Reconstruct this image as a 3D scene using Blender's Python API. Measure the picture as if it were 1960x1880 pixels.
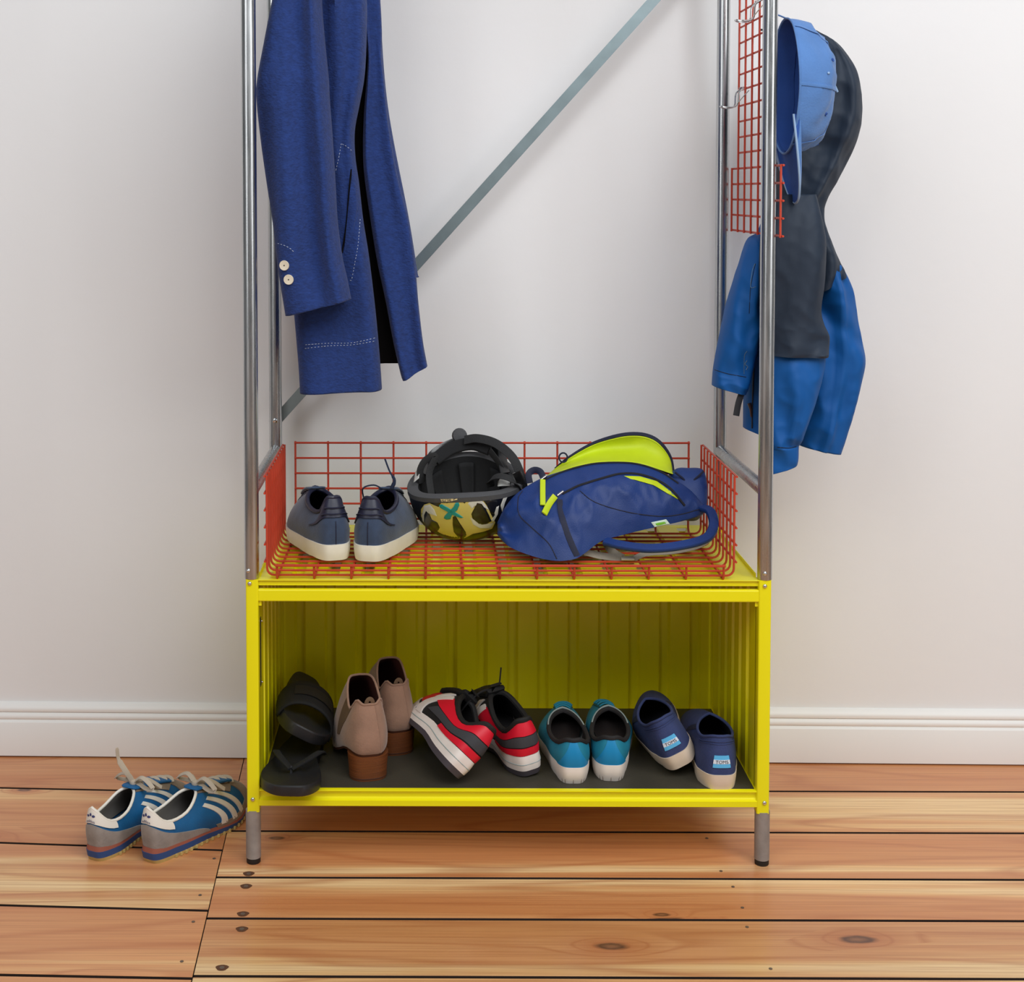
import bpy, bmesh, math, random
from mathutils import Vector, Matrix
random.seed(7)
scene = bpy.context.scene
for _o in list(bpy.data.objects):
    bpy.data.objects.remove(_o, do_unlink=True)
COL = scene.collection
PI = math.pi

# ------------------------------------------------------------------ camera
CAM_LOC = Vector((-.1482, -2.6987, 1.3207))
YAW, PITCH, ROLL, FPX = -.0097, -.0449, -.001, 2676.17
PPX, PPY = 800.2, 487.06                       # principal point in the 1960x1880 frame
_fw = Vector((math.sin(YAW)*math.cos(PITCH), math.cos(YAW)*math.cos(PITCH), math.sin(PITCH)))
_r0 = Vector((math.cos(YAW), -math.sin(YAW), 0)); _u0 = _r0.cross(_fw)
_rt = math.cos(ROLL)*_r0 + math.sin(ROLL)*_u0
_up = -math.sin(ROLL)*_r0 + math.cos(ROLL)*_u0
cd = bpy.data.cameras.new('camera'); cam = bpy.data.objects.new('camera', cd); COL.objects.link(cam)
m = Matrix((( _rt.x, _up.x, -_fw.x), (_rt.y, _up.y, -_fw.y), (_rt.z, _up.z, -_fw.z))).to_4x4()
m.translation = CAM_LOC
cam.matrix_world = m
cd.sensor_fit = 'HORIZONTAL'; cd.sensor_width = 36.0
cd.lens = FPX/1960*36.0
cd.shift_x = (980-PPX)/1960; cd.shift_y = (PPY-940)/1960
cd.clip_start = .05; cd.clip_end = 50
scene.camera = cam

# ------------------------------------------------------------------ world, lights, exposure
wd = bpy.data.worlds.new('room_light'); scene.world = wd; wd.use_nodes = True
_bg = wd.node_tree.nodes['Background']; _bg.inputs[0].default_value = (.95, .975, 1.0, 1); _bg.inputs[1].default_value = .18
def area(name, loc, target, sx, sy, power, col=(1, 1, 1)):
    ld = bpy.data.lights.new(name, 'AREA'); ld.shape = 'RECTANGLE'; ld.size = sx; ld.size_y = sy
    ld.energy = power; ld.color = col
    o = bpy.data.objects.new(name, ld); COL.objects.link(o); o.location = loc
    o.rotation_euler = (Vector(target)-Vector(loc)).to_track_quat('-Z', 'Y').to_euler()
    return o
area('ceiling_light_right', (1.2, -2.2, 3.4), (.1, .3, .4), 2.8, 2.2, 120, (.955, .98, 1))
area('window_light_right', (2.5, -2.3, 1.75), (0, .2, 1.2), .9, 1.7, 20, (.97, .985, 1))
area('window_light_left', (-2.3, -2.7, 1.8), (0, .2, 1.2), .8, 1.7, 13, (.97, .985, 1))
area('fill_light_left', (-1.5, -2.6, 3.2), (0, .4, .6), 1.8, 1.8, 42, (.95, .975, 1))  # added overhead fill from the left, no fixture there
vs = scene.view_settings
vs.view_transform = 'Standard'; vs.look = 'None'; vs.exposure = -0.28; vs.gamma = 1.0; vs.use_curve_mapping = False

# ------------------------------------------------------------------ helpers: pixels of the photo to points of the room
def ray(px, py):
    return _rt*((px-PPX)/FPX) - _up*((py-PPY)/FPX) + _fw
def atY(px, py, Y):
    d = ray(px, py); return CAM_LOC + d*((Y-CAM_LOC.y)/d.y)
def atZ(px, py, Z):
    d = ray(px, py); return CAM_LOC + d*((Z-CAM_LOC.z)/d.z)
def atX(px, py, X):
    d = ray(px, py); return CAM_LOC + d*((X-CAM_LOC.x)/d.x)

# ------------------------------------------------------------------ helpers: materials
def lin(c):
    return c/12.92 if c <= .04045 else ((c+.055)/1.055)**2.4
def C(r, g, b):
    return (lin(r/255), lin(g/255), lin(b/255), 1)
MATS = {}
def mat(name, col, rough=.6, metal=0., bump=0., bscale=200., var=0., vscale=8., sheen=0., coat=0., stretch=(1, 1, 1), spec=.5, detail=3.):
    if name in MATS: return MATS[name]
    mt = bpy.data.materials.new(name); mt.use_nodes = True; MATS[name] = mt
    nt = mt.node_tree; b = nt.nodes['Principled BSDF']
    b.inputs['Base Color'].default_value = col; b.inputs['Roughness'].default_value = rough; b.inputs['Metallic'].default_value = metal
    b.inputs['Specular IOR Level'].default_value = spec
    if sheen: b.inputs['Sheen Weight'].default_value = sheen; b.inputs['Sheen Roughness'].default_value = .5
    if coat: b.inputs['Coat Weight'].default_value = coat; b.inputs['Coat Roughness'].default_value = .15
    tc = nt.nodes.new('ShaderNodeTexCoord'); mp = nt.nodes.new('ShaderNodeMapping'); mp.inputs['Scale'].default_value = stretch
    nt.links.new(tc.outputs['Object'], mp.inputs['Vector'])
    if bump:
        n = nt.nodes.new('ShaderNodeTexNoise'); n.inputs['Scale'].default_value = bscale; n.inputs['Detail'].default_value = detail
        bp = nt.nodes.new('ShaderNodeBump'); bp.inputs['Strength'].default_value = bump; bp.inputs['Distance'].default_value = .002
        nt.links.new(mp.outputs[0], n.inputs['Vector']); nt.links.new(n.outputs['Fac'], bp.inputs['Height']); nt.links.new(bp.outputs[0], b.inputs['Normal'])
    if var:
        n2 = nt.nodes.new('ShaderNodeTexNoise'); n2.inputs['Scale'].default_value = vscale; n2.inputs['Detail'].default_value = 4
        nt.links.new(mp.outputs[0], n2.inputs['Vector'])
        rp = nt.nodes.new('ShaderNodeValToRGB')
        rp.color_ramp.elements[0].position = .3; rp.color_ramp.elements[1].position = .7
        rp.color_ramp.elements[0].color = tuple(c*(1-var) for c in col[:3])+(1,)
        rp.color_ramp.elements[1].color = tuple(min(1, c*(1+var)) for c in col[:3])+(1,)
        nt.links.new(n2.outputs['Fac'], rp.inputs[0]); nt.links.new(rp.outputs[0], b.inputs['Base Color'])
    return mt

# ------------------------------------------------------------------ helpers: meshes
class MB:
    """collects faces; build() links them as one mesh object"""
    def __init__(s): s.v = []; s.f = []; s.mi = []
    def add(s, vs, fs, mi=0):
        o = len(s.v); s.v += [tuple(p) for p in vs]
        for f in fs: s.f.append(tuple(i+o for i in f)); s.mi.append(mi)
        return s
    def box(s, x0, x1, y0, y1, z0, z1, mi=0):
        v = [(x, y, z) for z in (z0, z1) for y in (y0, y1) for x in (x0, x1)]
        return s.add(v, [(0, 2, 3, 1), (4, 5, 7, 6), (0, 1, 5, 4), (2, 6, 7, 3), (0, 4, 6, 2), (1, 3, 7, 5)], mi)
    def grid(s, fn, nu, nv, cu=False, cv=False, mi=0, flip=False):
        """fn(a,b) with a,b in 0..1; cu: a wraps round"""
        iu = nu if cu else nu+1; iv = nv if cv else nv+1
        vs = [fn(i/nu, j/nv) for i in range(iu) for j in range(iv)]
        fs = []
        for i in range(nu):
            for j in range(nv):
                a = i*iv+j; b = ((i+1) % iu)*iv+j; c = ((i+1) % iu)*iv+(j+1) % iv; d = i*iv+(j+1) % iv
                fs.append((a, d, c, b) if flip else (a, b, c, d))
        return s.add(vs, fs, mi)
    def fan(s, pts, mi=0, flip=False):
        n = len(pts); c = Vector((0, 0, 0))
        for p in pts: c += Vector(p)
        c /= n
        fs = [((i+1) % n, i, n) if flip else (i, (i+1) % n, n) for i in range(n)]
        return s.add(list(pts)+[c], fs, mi)
    def prism(s, poly, z0, z1, mi=0):
        n = len(poly)
        v = [(x, y, z0) for x, y in poly]+[(x, y, z1) for x, y in poly]
        return s.add(v, [tuple(range(n-1, -1, -1)), tuple(range(n, 2*n))]+[(i, (i+1) % n, n+(i+1) % n, n+i) for i in range(n)], mi)
    def tube(s, pts, r, n=8, closed=False, caps=True, mi=0, flat=None, up=None):
        """round tube (or flat strap: flat=(half width, half thickness)) swept along pts; r may be a list"""
        P = [Vector(p) for p in pts]; k = len(P)
        rr = r if isinstance(r, (list, tuple)) else [r]*k
        T = []
        for i in range(k):
            a = P[(i-1) % k] if (closed or i > 0) else P[i]
            b = P[(i+1) % k] if (closed or i < k-1) else P[i]
            t = (b-a); T.append(t.normalized() if t.length > 1e-9 else Vector((0, 0, 1)))
        ref = (Vector(up[0]) if not isinstance(up[0], (int, float)) else Vector(up)) if up is not None else (Vector((0, 0, 1)) if abs(T[0].z) < .9 else Vector((1, 0, 0)))
        nrm = (ref - T[0]*ref.dot(T[0])).normalized()
        vs = []
        for i in range(k):
            if up is not None:
                w = Vector(up[i] if not isinstance(up[0], (int, float)) else up)
                q = w - T[i]*w.dot(T[i])
                if q.length > 1e-6: nrm = q.normalized()
            else:
                nrm = (nrm - T[i]*nrm.dot(T[i]))
                nrm = nrm.normalized() if nrm.length > 1e-9 else T[i].orthogonal().normalized()
            bi = T[i].cross(nrm)
            for j in range(n):
                th = 2*PI*(j+.5)/n
                if flat:
                    ca, sa = math.cos(th), math.sin(th)
                    fa = math.copysign(abs(ca)**.35, ca)*flat[0]*rr[i]; fb = math.copysign(abs(sa)**.6, sa)*flat[1]*rr[i]
                    vs.append(P[i]+bi*fa+nrm*fb)
                else:
                    vs.append(P[i]+(bi*math.cos(th)+nrm*math.sin(th))*rr[i])
        fs = []
        for i in range(k if closed else k-1):
            for j in range(n):
                a = i*n+j; b = i*n+(j+1) % n; c = ((i+1) % k)*n+(j+1) % n; d = ((i+1) % k)*n+j
                fs.append((a, b, c, d))
        if caps and not closed:
            fs.append(tuple(range(n-1, -1, -1))); fs.append(tuple((k-1)*n+j for j in range(n)))
        return s.add(vs, fs, mi)
    def lathe(s, prof, n=16, mi=0, origin=(0, 0, 0), axis='z'):
        """prof: [(r,h)] turned round an axis"""
        k = len(prof); vs = []
        ox, oy, oz = origin
        for r, h in prof:
            for j in range(n):
                th = 2*PI*j/n; c, q = r*math.cos(th), r*math.sin(th)
                vs.append((ox+c, oy+q, oz+h) if axis == 'z' else ((ox+c, oy+h, oz+q) if axis == 'y' else (ox+h, oy+c, oz+q)))
        fs = [(i*n+j, i*n+(j+1) % n, (i+1)*n+(j+1) % n, (i+1)*n+j) for i in range(k-1) for j in range(n)]
        fs.append(tuple(range(n-1, -1, -1))); fs.append(tuple((k-1)*n+j for j in range(n)))
        return s.add(vs, fs, mi)
    def rbar(s, p0, p1, w, h, rad, side=(1, 0, 0), mi=0, seg=4):
        """bar with rounded rectangular section from p0 to p1; w along side"""
        p0, p1 = Vector(p0), Vector(p1); t = (p1-p0).normalized()
        sd = Vector(side); sd = (sd-t*sd.dot(t)).normalized(); up = t.cross(sd)
        ring = []
        for cx, cy, a0 in ((1, 1, 0), (-1, 1, 90), (-1, -1, 180), (1, -1, 270)):
            for q in range(seg+1):
                a = math.radians(a0+90*q/seg)
                ring.append((cx*(w/2-rad)+rad*math.cos(a), cy*(h/2-rad)+rad*math.sin(a)))
        n = len(ring); vs = [p+sd*a+up*b for p in (p0, p1) for a, b in ring]
        return s.add(vs, [tuple(range(n-1, -1, -1)), tuple(range(n, 2*n))]+[(i, (i+1) % n, n+(i+1) % n, n+i) for i in range(n)], mi)
    def build(s, name, mats, parent=None, smooth=True, fix=True, bevel=0., solid=0., sub=0, angle=40):
        me = bpy.data.meshes.new(name); me.from_pydata(s.v, [], s.f)
        ml = mats if isinstance(mats, (list, tuple)) else [mats]
        for q in ml: me.materials.append(q)
        for p, i in zip(me.polygons, s.mi): p.material_index = i
        if fix:
            bm = bmesh.new(); bm.from_mesh(me)
            bmesh.ops.remove_doubles(bm, verts=bm.verts, dist=1e-6)
            bmesh.ops.recalc_face_normals(bm, faces=bm.faces)
            bm.to_mesh(me); bm.free()
        me.update()
        if smooth:
            for p in me.polygons: p.use_smooth = True
            try: me.set_sharp_from_angle(angle=math.radians(angle))
            except Exception: pass
        o = bpy.data.objects.new(name, me); COL.objects.link(o)
        if parent: o.parent = parent
        if solid:
            md = o.modifiers.new('thickness', 'SOLIDIFY'); md.thickness = solid; md.offset = -1
        if bevel:
            md = o.modifiers.new('bevel', 'BEVEL'); md.width = bevel; md.segments = 2; md.limit_method = 'ANGLE'
        if sub:
            md = o.modifiers.new('smooth', 'SUBSURF'); md.levels = sub; md.render_levels = sub
        return o
def tag(o, label=None, cat=None, group=None, kind=None):
    if label: o['label'] = label
    if cat: o['category'] = cat
    if group: o['group'] = group
    if kind: o['kind'] = kind
    return o
def thing(name, label, cat, group=None, loc=(0, 0, 0)):
    o = bpy.data.objects.new(name, None); o.empty_display_size = .05; COL.objects.link(o); o.location = loc
    return tag(o, label, cat, group)
def share(src, parent, loc=(0, 0, 0), rot=(0, 0, 0)):
    c = src.copy(); COL.objects.link(c); c.parent = parent; c.location = loc; c.rotation_euler = rot
    return c
def interp(keys, x):
    """smooth interpolation through [(x, value)] (value float or tuple)"""
    if x <= keys[0][0]: return keys[0][1]
    if x >= keys[-1][0]: return keys[-1][1]
    for i in range(len(keys)-1):
        x0, a = keys[i]; x1, b = keys[i+1]
        if x0 <= x <= x1:
            t = (x-x0)/(x1-x0)
            pa = keys[i-1] if i > 0 else keys[i]; pb = keys[i+2] if i+2 < len(keys) else keys[i+1]
            def h(a, b, va, vb):
                m0 = (b-va)/(x1-pa[0])*(x1-x0) if x1 != pa[0] else 0
                m1 = (vb-a)/(pb[0]-x0)*(x1-x0) if pb[0] != x0 else 0
                t2, t3 = t*t, t*t*t
                return (2*t3-3*t2+1)*a+(t3-2*t2+t)*m0+(-2*t3+3*t2)*b+(t3-t2)*m1
            if isinstance(a, (tuple, list)): return tuple(h(a[k], b[k], pa[1][k], pb[1][k]) for k in range(len(a)))
            return h(a, b, pa[1], pb[1])
def spline(pts, n=8):
    """points along a smooth curve through pts"""
    P = [Vector(p) for p in pts]; out = []
    for i in range(len(P)-1):
        a = P[i-1] if i else P[i]*2-P[i+1]; b = P[i]; c = P[i+1]; d = P[i+2] if i+2 < len(P) else P[i+1]*2-P[i]
        for k in range(n):
            t = k/n
            out.append(.5*((2*b)+(c-a)*t+(2*a-5*b+4*c-d)*t*t+(3*b-a-3*c+d)*t**3))
    out.append(P[-1]); return out
def text_shape(body, size):
    """flat outline of a word, centred on 0,0"""
    cu = bpy.data.curves.new('word', 'FONT'); cu.body = body; cu.size = size; cu.align_x = 'CENTER'; cu.align_y = 'CENTER'; cu.resolution_u = 3
    o = bpy.data.objects.new('word', cu); COL.objects.link(o)
    bpy.context.view_layer.update()
    me = o.evaluated_get(bpy.context.evaluated_depsgraph_get()).to_mesh()
    v = [tuple(p.co) for p in me.vertices]; f = [tuple(p.vertices) for p in me.polygons]
    bpy.data.objects.remove(o, do_unlink=True)
    xs = [p[0] for p in v]; ys = [p[1] for p in v]
    cx, cy = (min(xs)+max(xs))/2, (min(ys)+max(ys))/2
    return [(p[0]-cx, p[1]-cy) for p in v], f, max(xs)-min(xs), max(ys)-min(ys)
# ------------------------------------------------------------------ the room: wall, skirting, plank floor
def wall_material():
    mt = bpy.data.materials.new('wall_paint'); mt.use_nodes = True; nt = mt.node_tree; b = nt.nodes['Principled BSDF']
    b.inputs['Base Color'].default_value = C(226, 226, 228); b.inputs['Roughness'].default_value = .75
    tc = nt.nodes.new('ShaderNodeTexCoord'); n = nt.nodes.new('ShaderNodeTexNoise'); n.inputs['Scale'].default_value = 2.5; n.inputs['Detail'].default_value = 6
    r = nt.nodes.new('ShaderNodeValToRGB'); r.color_ramp.elements[0].color = C(232, 232, 233); r.color_ramp.elements[1].color = C(237, 237, 237)
    bp = nt.nodes.new('ShaderNodeBump'); bp.inputs['Strength'].default_value = .12; bp.inputs['Distance'].default_value = .004
    n2 = nt.nodes.new('ShaderNodeTexNoise'); n2.inputs['Scale'].default_value = 35; n2.inputs['Detail'].default_value = 4
    nt.links.new(tc.outputs['Object'], n.inputs['Vector']); nt.links.new(tc.outputs['Object'], n2.inputs['Vector'])
    nt.links.new(n.outputs['Fac'], r.inputs[0]); nt.links.new(r.outputs[0], b.inputs['Base Color'])
    nt.links.new(n2.outputs['Fac'], bp.inputs['Height']); nt.links.new(bp.outputs[0], b.inputs['Normal'])
    return mt
WALL_ROT = -.0145
def wy(x): return .489+WALL_ROT*x              # front face of the skirting
mb = MB(); x0, x1 = -2.6, 2.6
mb.add([(x0, wy(x0)+.022, -.05), (x1, wy(x1)+.022, -.05), (x1, wy(x1)+.022, 2.8), (x0, wy(x0)+.022, 2.8),
        (x0, wy(x0)+.14, -.05), (x1, wy(x1)+.14, -.05), (x1, wy(x1)+.14, 2.8), (x0, wy(x0)+.14, 2.8)],
       [(0, 1, 2, 3), (5, 4, 7, 6), (0, 4, 5, 1), (3, 2, 6, 7), (0, 3, 7, 4), (1, 5, 6, 2)])
tag(mb.build('wall_back', wall_material(), smooth=False), 'plain white painted wall behind the rack', 'wall', kind='structure')
# skirting: profile with two rounded mouldings, swept along the wall
prof = [(.030, .0035), (0, .0035), (0, .082), (.0015, .0845), (.0045, .0855), (.006, .0875), (.0035, .090), (.0032, .094), (.0045, .0985), (.0085, .1025),
        (.0105, .104), (.0075, .1055), (.0068, .109), (.0075, .113), (.010, .117), (.014, .121), (.019, .1245), (.030, .126)]
mb = MB(); n = len(prof)
mb.add([(x, wy(x)+d, z) for x in (x0, x1) for d, z in prof], [(i, i+1, n+i+1, n+i) for i in range(n-1)]+[tuple(range(n)), tuple(range(2*n-1, n-1, -1))])
tag(mb.build('baseboard_back', mat('skirting_paint', C(236, 234, 231), .45, bump=.06, bscale=40), smooth=True, angle=50),
    'white moulded skirting board along the wall', 'baseboard', kind='structure')

def wood():
    mt = bpy.data.materials.new('pine_plank'); mt.use_nodes = True; nt = mt.node_tree; L = nt.links; N = nt.nodes.new
    b = nt.nodes['Principled BSDF']; b.inputs['Roughness'].default_value = .34; b.inputs['Coat Weight'].default_value = .25; b.inputs['Coat Roughness'].default_value = .18
    tc = N('ShaderNodeTexCoord'); oi = N('ShaderNodeObjectInfo')
    def math_(op, a, c=None):
        q = N('ShaderNodeMath'); q.operation = op
        for k, z in ((0, a), (1, c)):
            if z is None: continue
            if isinstance(z, (int, float)): q.inputs[k].default_value = z
            else: L.new(z, q.inputs[k])
        return q.outputs[0]
    sh = N('ShaderNodeCombineXYZ'); L.new(math_('MULTIPLY', oi.outputs['Random'], 37.), sh.inputs[0]); L.new(math_('MULTIPLY', oi.outputs['Random'], 91.), sh.inputs[1])
    va = N('ShaderNodeVectorMath'); va.operation = 'ADD'; L.new(tc.outputs['Object'], va.inputs[0]); L.new(sh.outputs[0], va.inputs[1])
    def mapped(sc):
        q = N('ShaderNodeMapping'); q.inputs['Scale'].default_value = sc; L.new(va.outputs[0], q.inputs['Vector']); return q.outputs[0]
    def noise(sc, scale=1., det=4., dist=0.):
        q = N('ShaderNodeTexNoise'); q.inputs['Scale'].default_value = scale; q.inputs['Detail'].default_value = det; q.inputs['Distortion'].default_value = dist
        L.new(mapped(sc), q.inputs['Vector']); return q.outputs['Fac']
    # knots: sparse cells stretched along the board
    vo = N('ShaderNodeTexVoronoi'); vo.voronoi_dimensions = '2D'; vo.inputs['Scale'].default_value = 1.; L.new(mapped((2.6, 6.2, 1.)), vo.inputs['Vector'])
    sep = N('ShaderNodeSeparateColor'); L.new(vo.outputs['Color'], sep.inputs[0])
    kd = math_('DIVIDE', vo.outputs['Distance'], math_('ADD', math_('MULTIPLY', sep.outputs[1], .75), .4))
    pick = math_('GREATER_THAN', sep.outputs[0], .74)                    # only some cells carry a knot
    knot = N('ShaderNodeMapRange'); knot.inputs[1].default_value = .085; knot.inputs[2].default_value = .125; knot.inputs[3].default_value = 1; knot.inputs[4].default_value = 0
    L.new(math_('ADD', kd, math_('MULTIPLY', noise((30, 60, 1), 1., 3), .05)), knot.inputs[0])
    kn = math_('MULTIPLY', knot.outputs[0], pick)
    halo = N('ShaderNodeMapRange'); halo.inputs[1].default_value = 0; halo.inputs[2].default_value = .42; halo.inputs[3].default_value = 1; halo.inputs[4].default_value = 0
    L.new(kd, halo.inputs[0]); ha = math_('MULTIPLY', math_('POWER', halo.outputs[0], 2.), pick)
    # heart wood and sap wood in long bands, fine grain lines on top
    band = math_('ADD', noise((.28, 9.0, 1.), 1., 2., .6), math_('MULTIPLY', ha, .22))
    ringp = math_('ADD', math_('MULTIPLY', noise((.55, 5.5, 1.), 1., 1.5, .35), 9.), math_('MULTIPLY', ha, 3.2))
    ring = math_('ABSOLUTE', math_('SUBTRACT', math_('FRACT', ringp), .5))
    fine = noise((3., 190., 1.), 1., 5.)
    cr = N('ShaderNodeValToRGB'); e = cr.color_ramp.elements
    e[0].position = .38; e[0].color = C(240, 202, 146); e[1].position = .66; e[1].color = C(200, 128, 74)
    q = e.new(.44); q.color = C(229, 180, 120); q = e.new(.49); q.color = C(216, 152, 96)
    L.new(band, cr.inputs[0])
    def mix(fac, c1, c2, mode='MIX'):
        q = N('ShaderNodeMix'); q.data_type = 'RGBA'; q.blend_type = mode
        if isinstance(fac, (int, float)): q.inputs['Factor'].default_value = fac
        else: L.new(fac, q.inputs['Factor'])
        for k, z in (('A', c1), ('B', c2)):
            i = [s for s in q.inputs if s.name == k and s.type == 'RGBA'][0]
            if isinstance(z, tuple): i.default_value = z
            else: L.new(z, i)
        return [s for s in q.outputs if s.type == 'RGBA'][0]
    rr = N('ShaderNodeMapRange'); rr.inputs[1].default_value = .0; rr.inputs[2].default_value = .16; rr.inputs[3].default_value = .5; rr.inputs[4].default_value = 0; L.new(ring, rr.inputs[0])
    c = mix(rr.outputs[0], cr.outputs[0], C(176, 98, 50))
    fr = N('ShaderNodeMapRange'); fr.inputs[1].default_value = .42; fr.inputs[2].default_value = .72; fr.inputs[3].default_value = 0; fr.inputs[4].default_value = .55; L.new(fine, fr.inputs[0])
    c = mix(fr.outputs[0], c, C(170, 100, 56))
    c = mix(math_('MULTIPLY', ha, .45), c, C(176, 92, 52))
    c = mix(kn, c, C(96, 56, 36))
    core = N('ShaderNodeMapRange'); core.inputs[1].default_value = .03; core.inputs[2].default_value = .075; core.inputs[3].default_value = .75; core.inputs[4].default_value = 0; L.new(math_('ADD', kd, math_('MULTIPLY', noise((60, 60, 1), 1., 2), .03)), core.inputs[0])
    c = mix(math_('MULTIPLY', core.outputs[0], pick), c, C(158, 100, 62))
    hv = N('ShaderNodeHueSaturation'); L.new(c, hv.inputs['Color'])
    L.new(math_('ADD', math_('MULTIPLY', oi.outputs['Random'], .16), .90), hv.inputs['Value']); hv.inputs['Saturation'].default_value = .97
    L.new(hv.outputs[0], b.inputs['Base Color'])
    bp = N('ShaderNodeBump'); bp.inputs['Strength'].default_value = .10; bp.inputs['Distance'].default_value = .002; L.new(fine, bp.inputs['Height']); L.new(bp.outputs[0], b.inputs['Normal'])
    ro = N('ShaderNodeMapRange'); ro.inputs[3].default_value = .26; ro.inputs[4].default_value = .46; L.new(noise((4, 9, 1), 1., 3.), ro.inputs[0]); L.new(ro.outputs[0], b.inputs['Roughness'])
    return mt
WOOD = wood(); GAP = mat('gap_shade', C(40, 24, 14), .9)  # GAP: shade between the boards painted dark on plank sides and subfloor
mb = MB(); mb.box(-2.6, 2.6, -3.2, .62, -.06, -.02)
FLOOR = tag(mb.build('floor', mat('gap_shade', C(40, 24, 14), .9), smooth=False), 'varnished pine plank floor with dark gaps between the boards', 'floor', kind='structure')
def plank(poly):
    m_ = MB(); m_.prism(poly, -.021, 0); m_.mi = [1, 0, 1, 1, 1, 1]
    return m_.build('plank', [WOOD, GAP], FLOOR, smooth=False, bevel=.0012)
g = .0036
def jx(y): return -.5615+(-.0387)*(y+.137)      # the slanting butt joint
YR = [.62, .3314, .1326, -.0628, -.2153, -.4026, -.590, -.760, -.950, -1.15, -1.35, -1.55, -1.78, -2.0, -2.3, -2.6, -2.9, -3.2]
for a, b in zip(YR, YR[1:]):
    plank([(jx(b)+.0006, b+g), (2.6, b+g+.004), (2.6, a-g+.004), (jx(a)+.0006, a-g)])
YL = [(.62, .62), (.316, .345), (.048, .092), (-.188, -.158), (-.410, -.392), (-.61, -.60), (-.82, -.82), (-1.05, -1.05), (-1.3, -1.3), (-1.55, -1.55), (-1.85, -1.85), (-2.2, -2.2), (-2.6, -2.6), (-3.2, -3.2)]
for a, b in zip(YL, YL[1:]):
    xl = -1.25; k = lambda p: p[0]+(p[1]-p[0])/(-1.25+.56)*(-2.6+.56)
    plank([(-2.6, k(b)+g), (jx(b[0])-.0006, b[0]+g), (jx(a[0])-.0006, a[0]-g), (-2.6, k(a)-g)])
NAIL = mat('nail_iron', C(120, 104, 92), .45, .6); STAIN = mat('nail_stain', C(88, 52, 30), .6)
for px, py in ((476, 1673), (471, 1697), (465, 1750), (463, 1779), (425, 1853), (1403, 1698), (1421, 1738), (1430, 1775), (1475, 1855), (1380, 1668), (1353, 1605), (410, 1644), (383, 1714), (370, 1765), (348, 1841)):
    p = atZ(px, py, 0); q = MB()
    big = px < 480 and px > 420
    ring_ = [(.011*math.cos(t)*(1+.15*math.sin(3*t)), .0095*math.sin(t), .0004) for t in [2*PI*i/14 for i in range(14)]]
    if big: q.fan(ring_, 1)
    q.lathe([(.0045 if big else .0032, .0), (.0045 if big else .0032, .0009), (.001, .0011)], 10)
    o = q.build('nail', [NAIL, STAIN], FLOOR, fix=False); o.location = p
# ------------------------------------------------------------------ the rack: tube frame and yellow sheet metal box
def steel(name, base, r0, r1, sx=60.):
    mt = bpy.data.materials.new(name); mt.use_nodes = True; nt = mt.node_tree; b = nt.nodes['Principled BSDF']; L = nt.links
    b.inputs['Metallic'].default_value = 1.
    tc = nt.nodes.new('ShaderNodeTexCoord'); mp = nt.nodes.new('ShaderNodeMapping'); mp.inputs['Scale'].default_value = (sx, sx, 4)
    n = nt.nodes.new('ShaderNodeTexNoise'); n.inputs['Scale'].default_value = 2.; n.inputs['Detail'].default_value = 5
    L.new(tc.outputs['Object'], mp.inputs[0]); L.new(mp.outputs[0], n.inputs['Vector'])
    r = nt.nodes.new('ShaderNodeMapRange'); r.inputs[1].default_value = .3; r.inputs[2].default_value = .7; r.inputs[3].default_value = r0; r.inputs[4].default_value = r1
    L.new(n.outputs['Fac'], r.inputs[0]); L.new(r.outputs[0], b.inputs['Roughness'])
    cr = nt.nodes.new('ShaderNodeValToRGB'); cr.color_ramp.elements[0].position = .3; cr.color_ramp.elements[1].position = .7
    cr.color_ramp.elements[0].color = tuple(c*.8 for c in base[:3])+(1,); cr.color_ramp.elements[1].color = base
    L.new(n.outputs['Fac'], cr.inputs[0]); L.new(cr.outputs[0], b.inputs['Base Color'])
    return mt
STEEL = steel('galvanised_tube', C(205, 207, 208), .20, .36)
BOLT = steel('bolt_steel', C(225, 225, 225), .12, .2)
STRAP = mat('zinc_strap', C(150, 166, 170), .38, .85, bump=.1, bscale=60, var=.08, vscale=20)
CONC = mat('foot_zinc', C(158, 152, 148), .62, .45, bump=.25, bscale=120, var=.14, vscale=35)
RUB = mat('black_rubber', C(24, 23, 23), .6)
YEL = mat('yellow_enamel', C(240, 230, 8), .32, bump=.03, bscale=18, coat=.3)
MAT_ = mat('rubber_mat', C(62, 58, 48), .55, bump=.2, bscale=300)

rack = thing('shoe_rack', 'tall coat rack of silver tubes with a yellow corrugated metal box near the floor', 'rack')
R = .0143; D = .43; ZJ = .567; ZTOP = 1.96
def cyl(name, p0, p1, r, mt, parent=rack, n=20):
    q = MB(); q.tube([p0, p1], r, n); return q.build(name, mt, parent)
for X in (-.5, .5):
    for Y in (0, D):
        p = cyl('post', (X, Y, ZJ), (X, Y, ZTOP), R, STEEL)
        q = MB(); q.tube([(X, Y, ZTOP-.001), (X, Y, ZTOP+.004)], R+.001, 16); q.build('post_cap', RUB, p)
        q = MB(); sx = 1 if X < 0 else -1
        q.rbar((X+sx*.0015, Y, .105), (X+sx*.0015, Y, ZJ-.0005), .0245, .0245, .003)
        q.build('corner_post', YEL, rack)
        ft = cyl('foot', (X, Y, .011), (X, Y, .107), R+.0004, CONC)
        q = MB(); q.lathe([(R-.0012, 0), (R-.0004, .002), (R-.0004, .012)], 18, origin=(X, Y, 0)); q.build('rubber_cap', RUB, ft)
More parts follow.
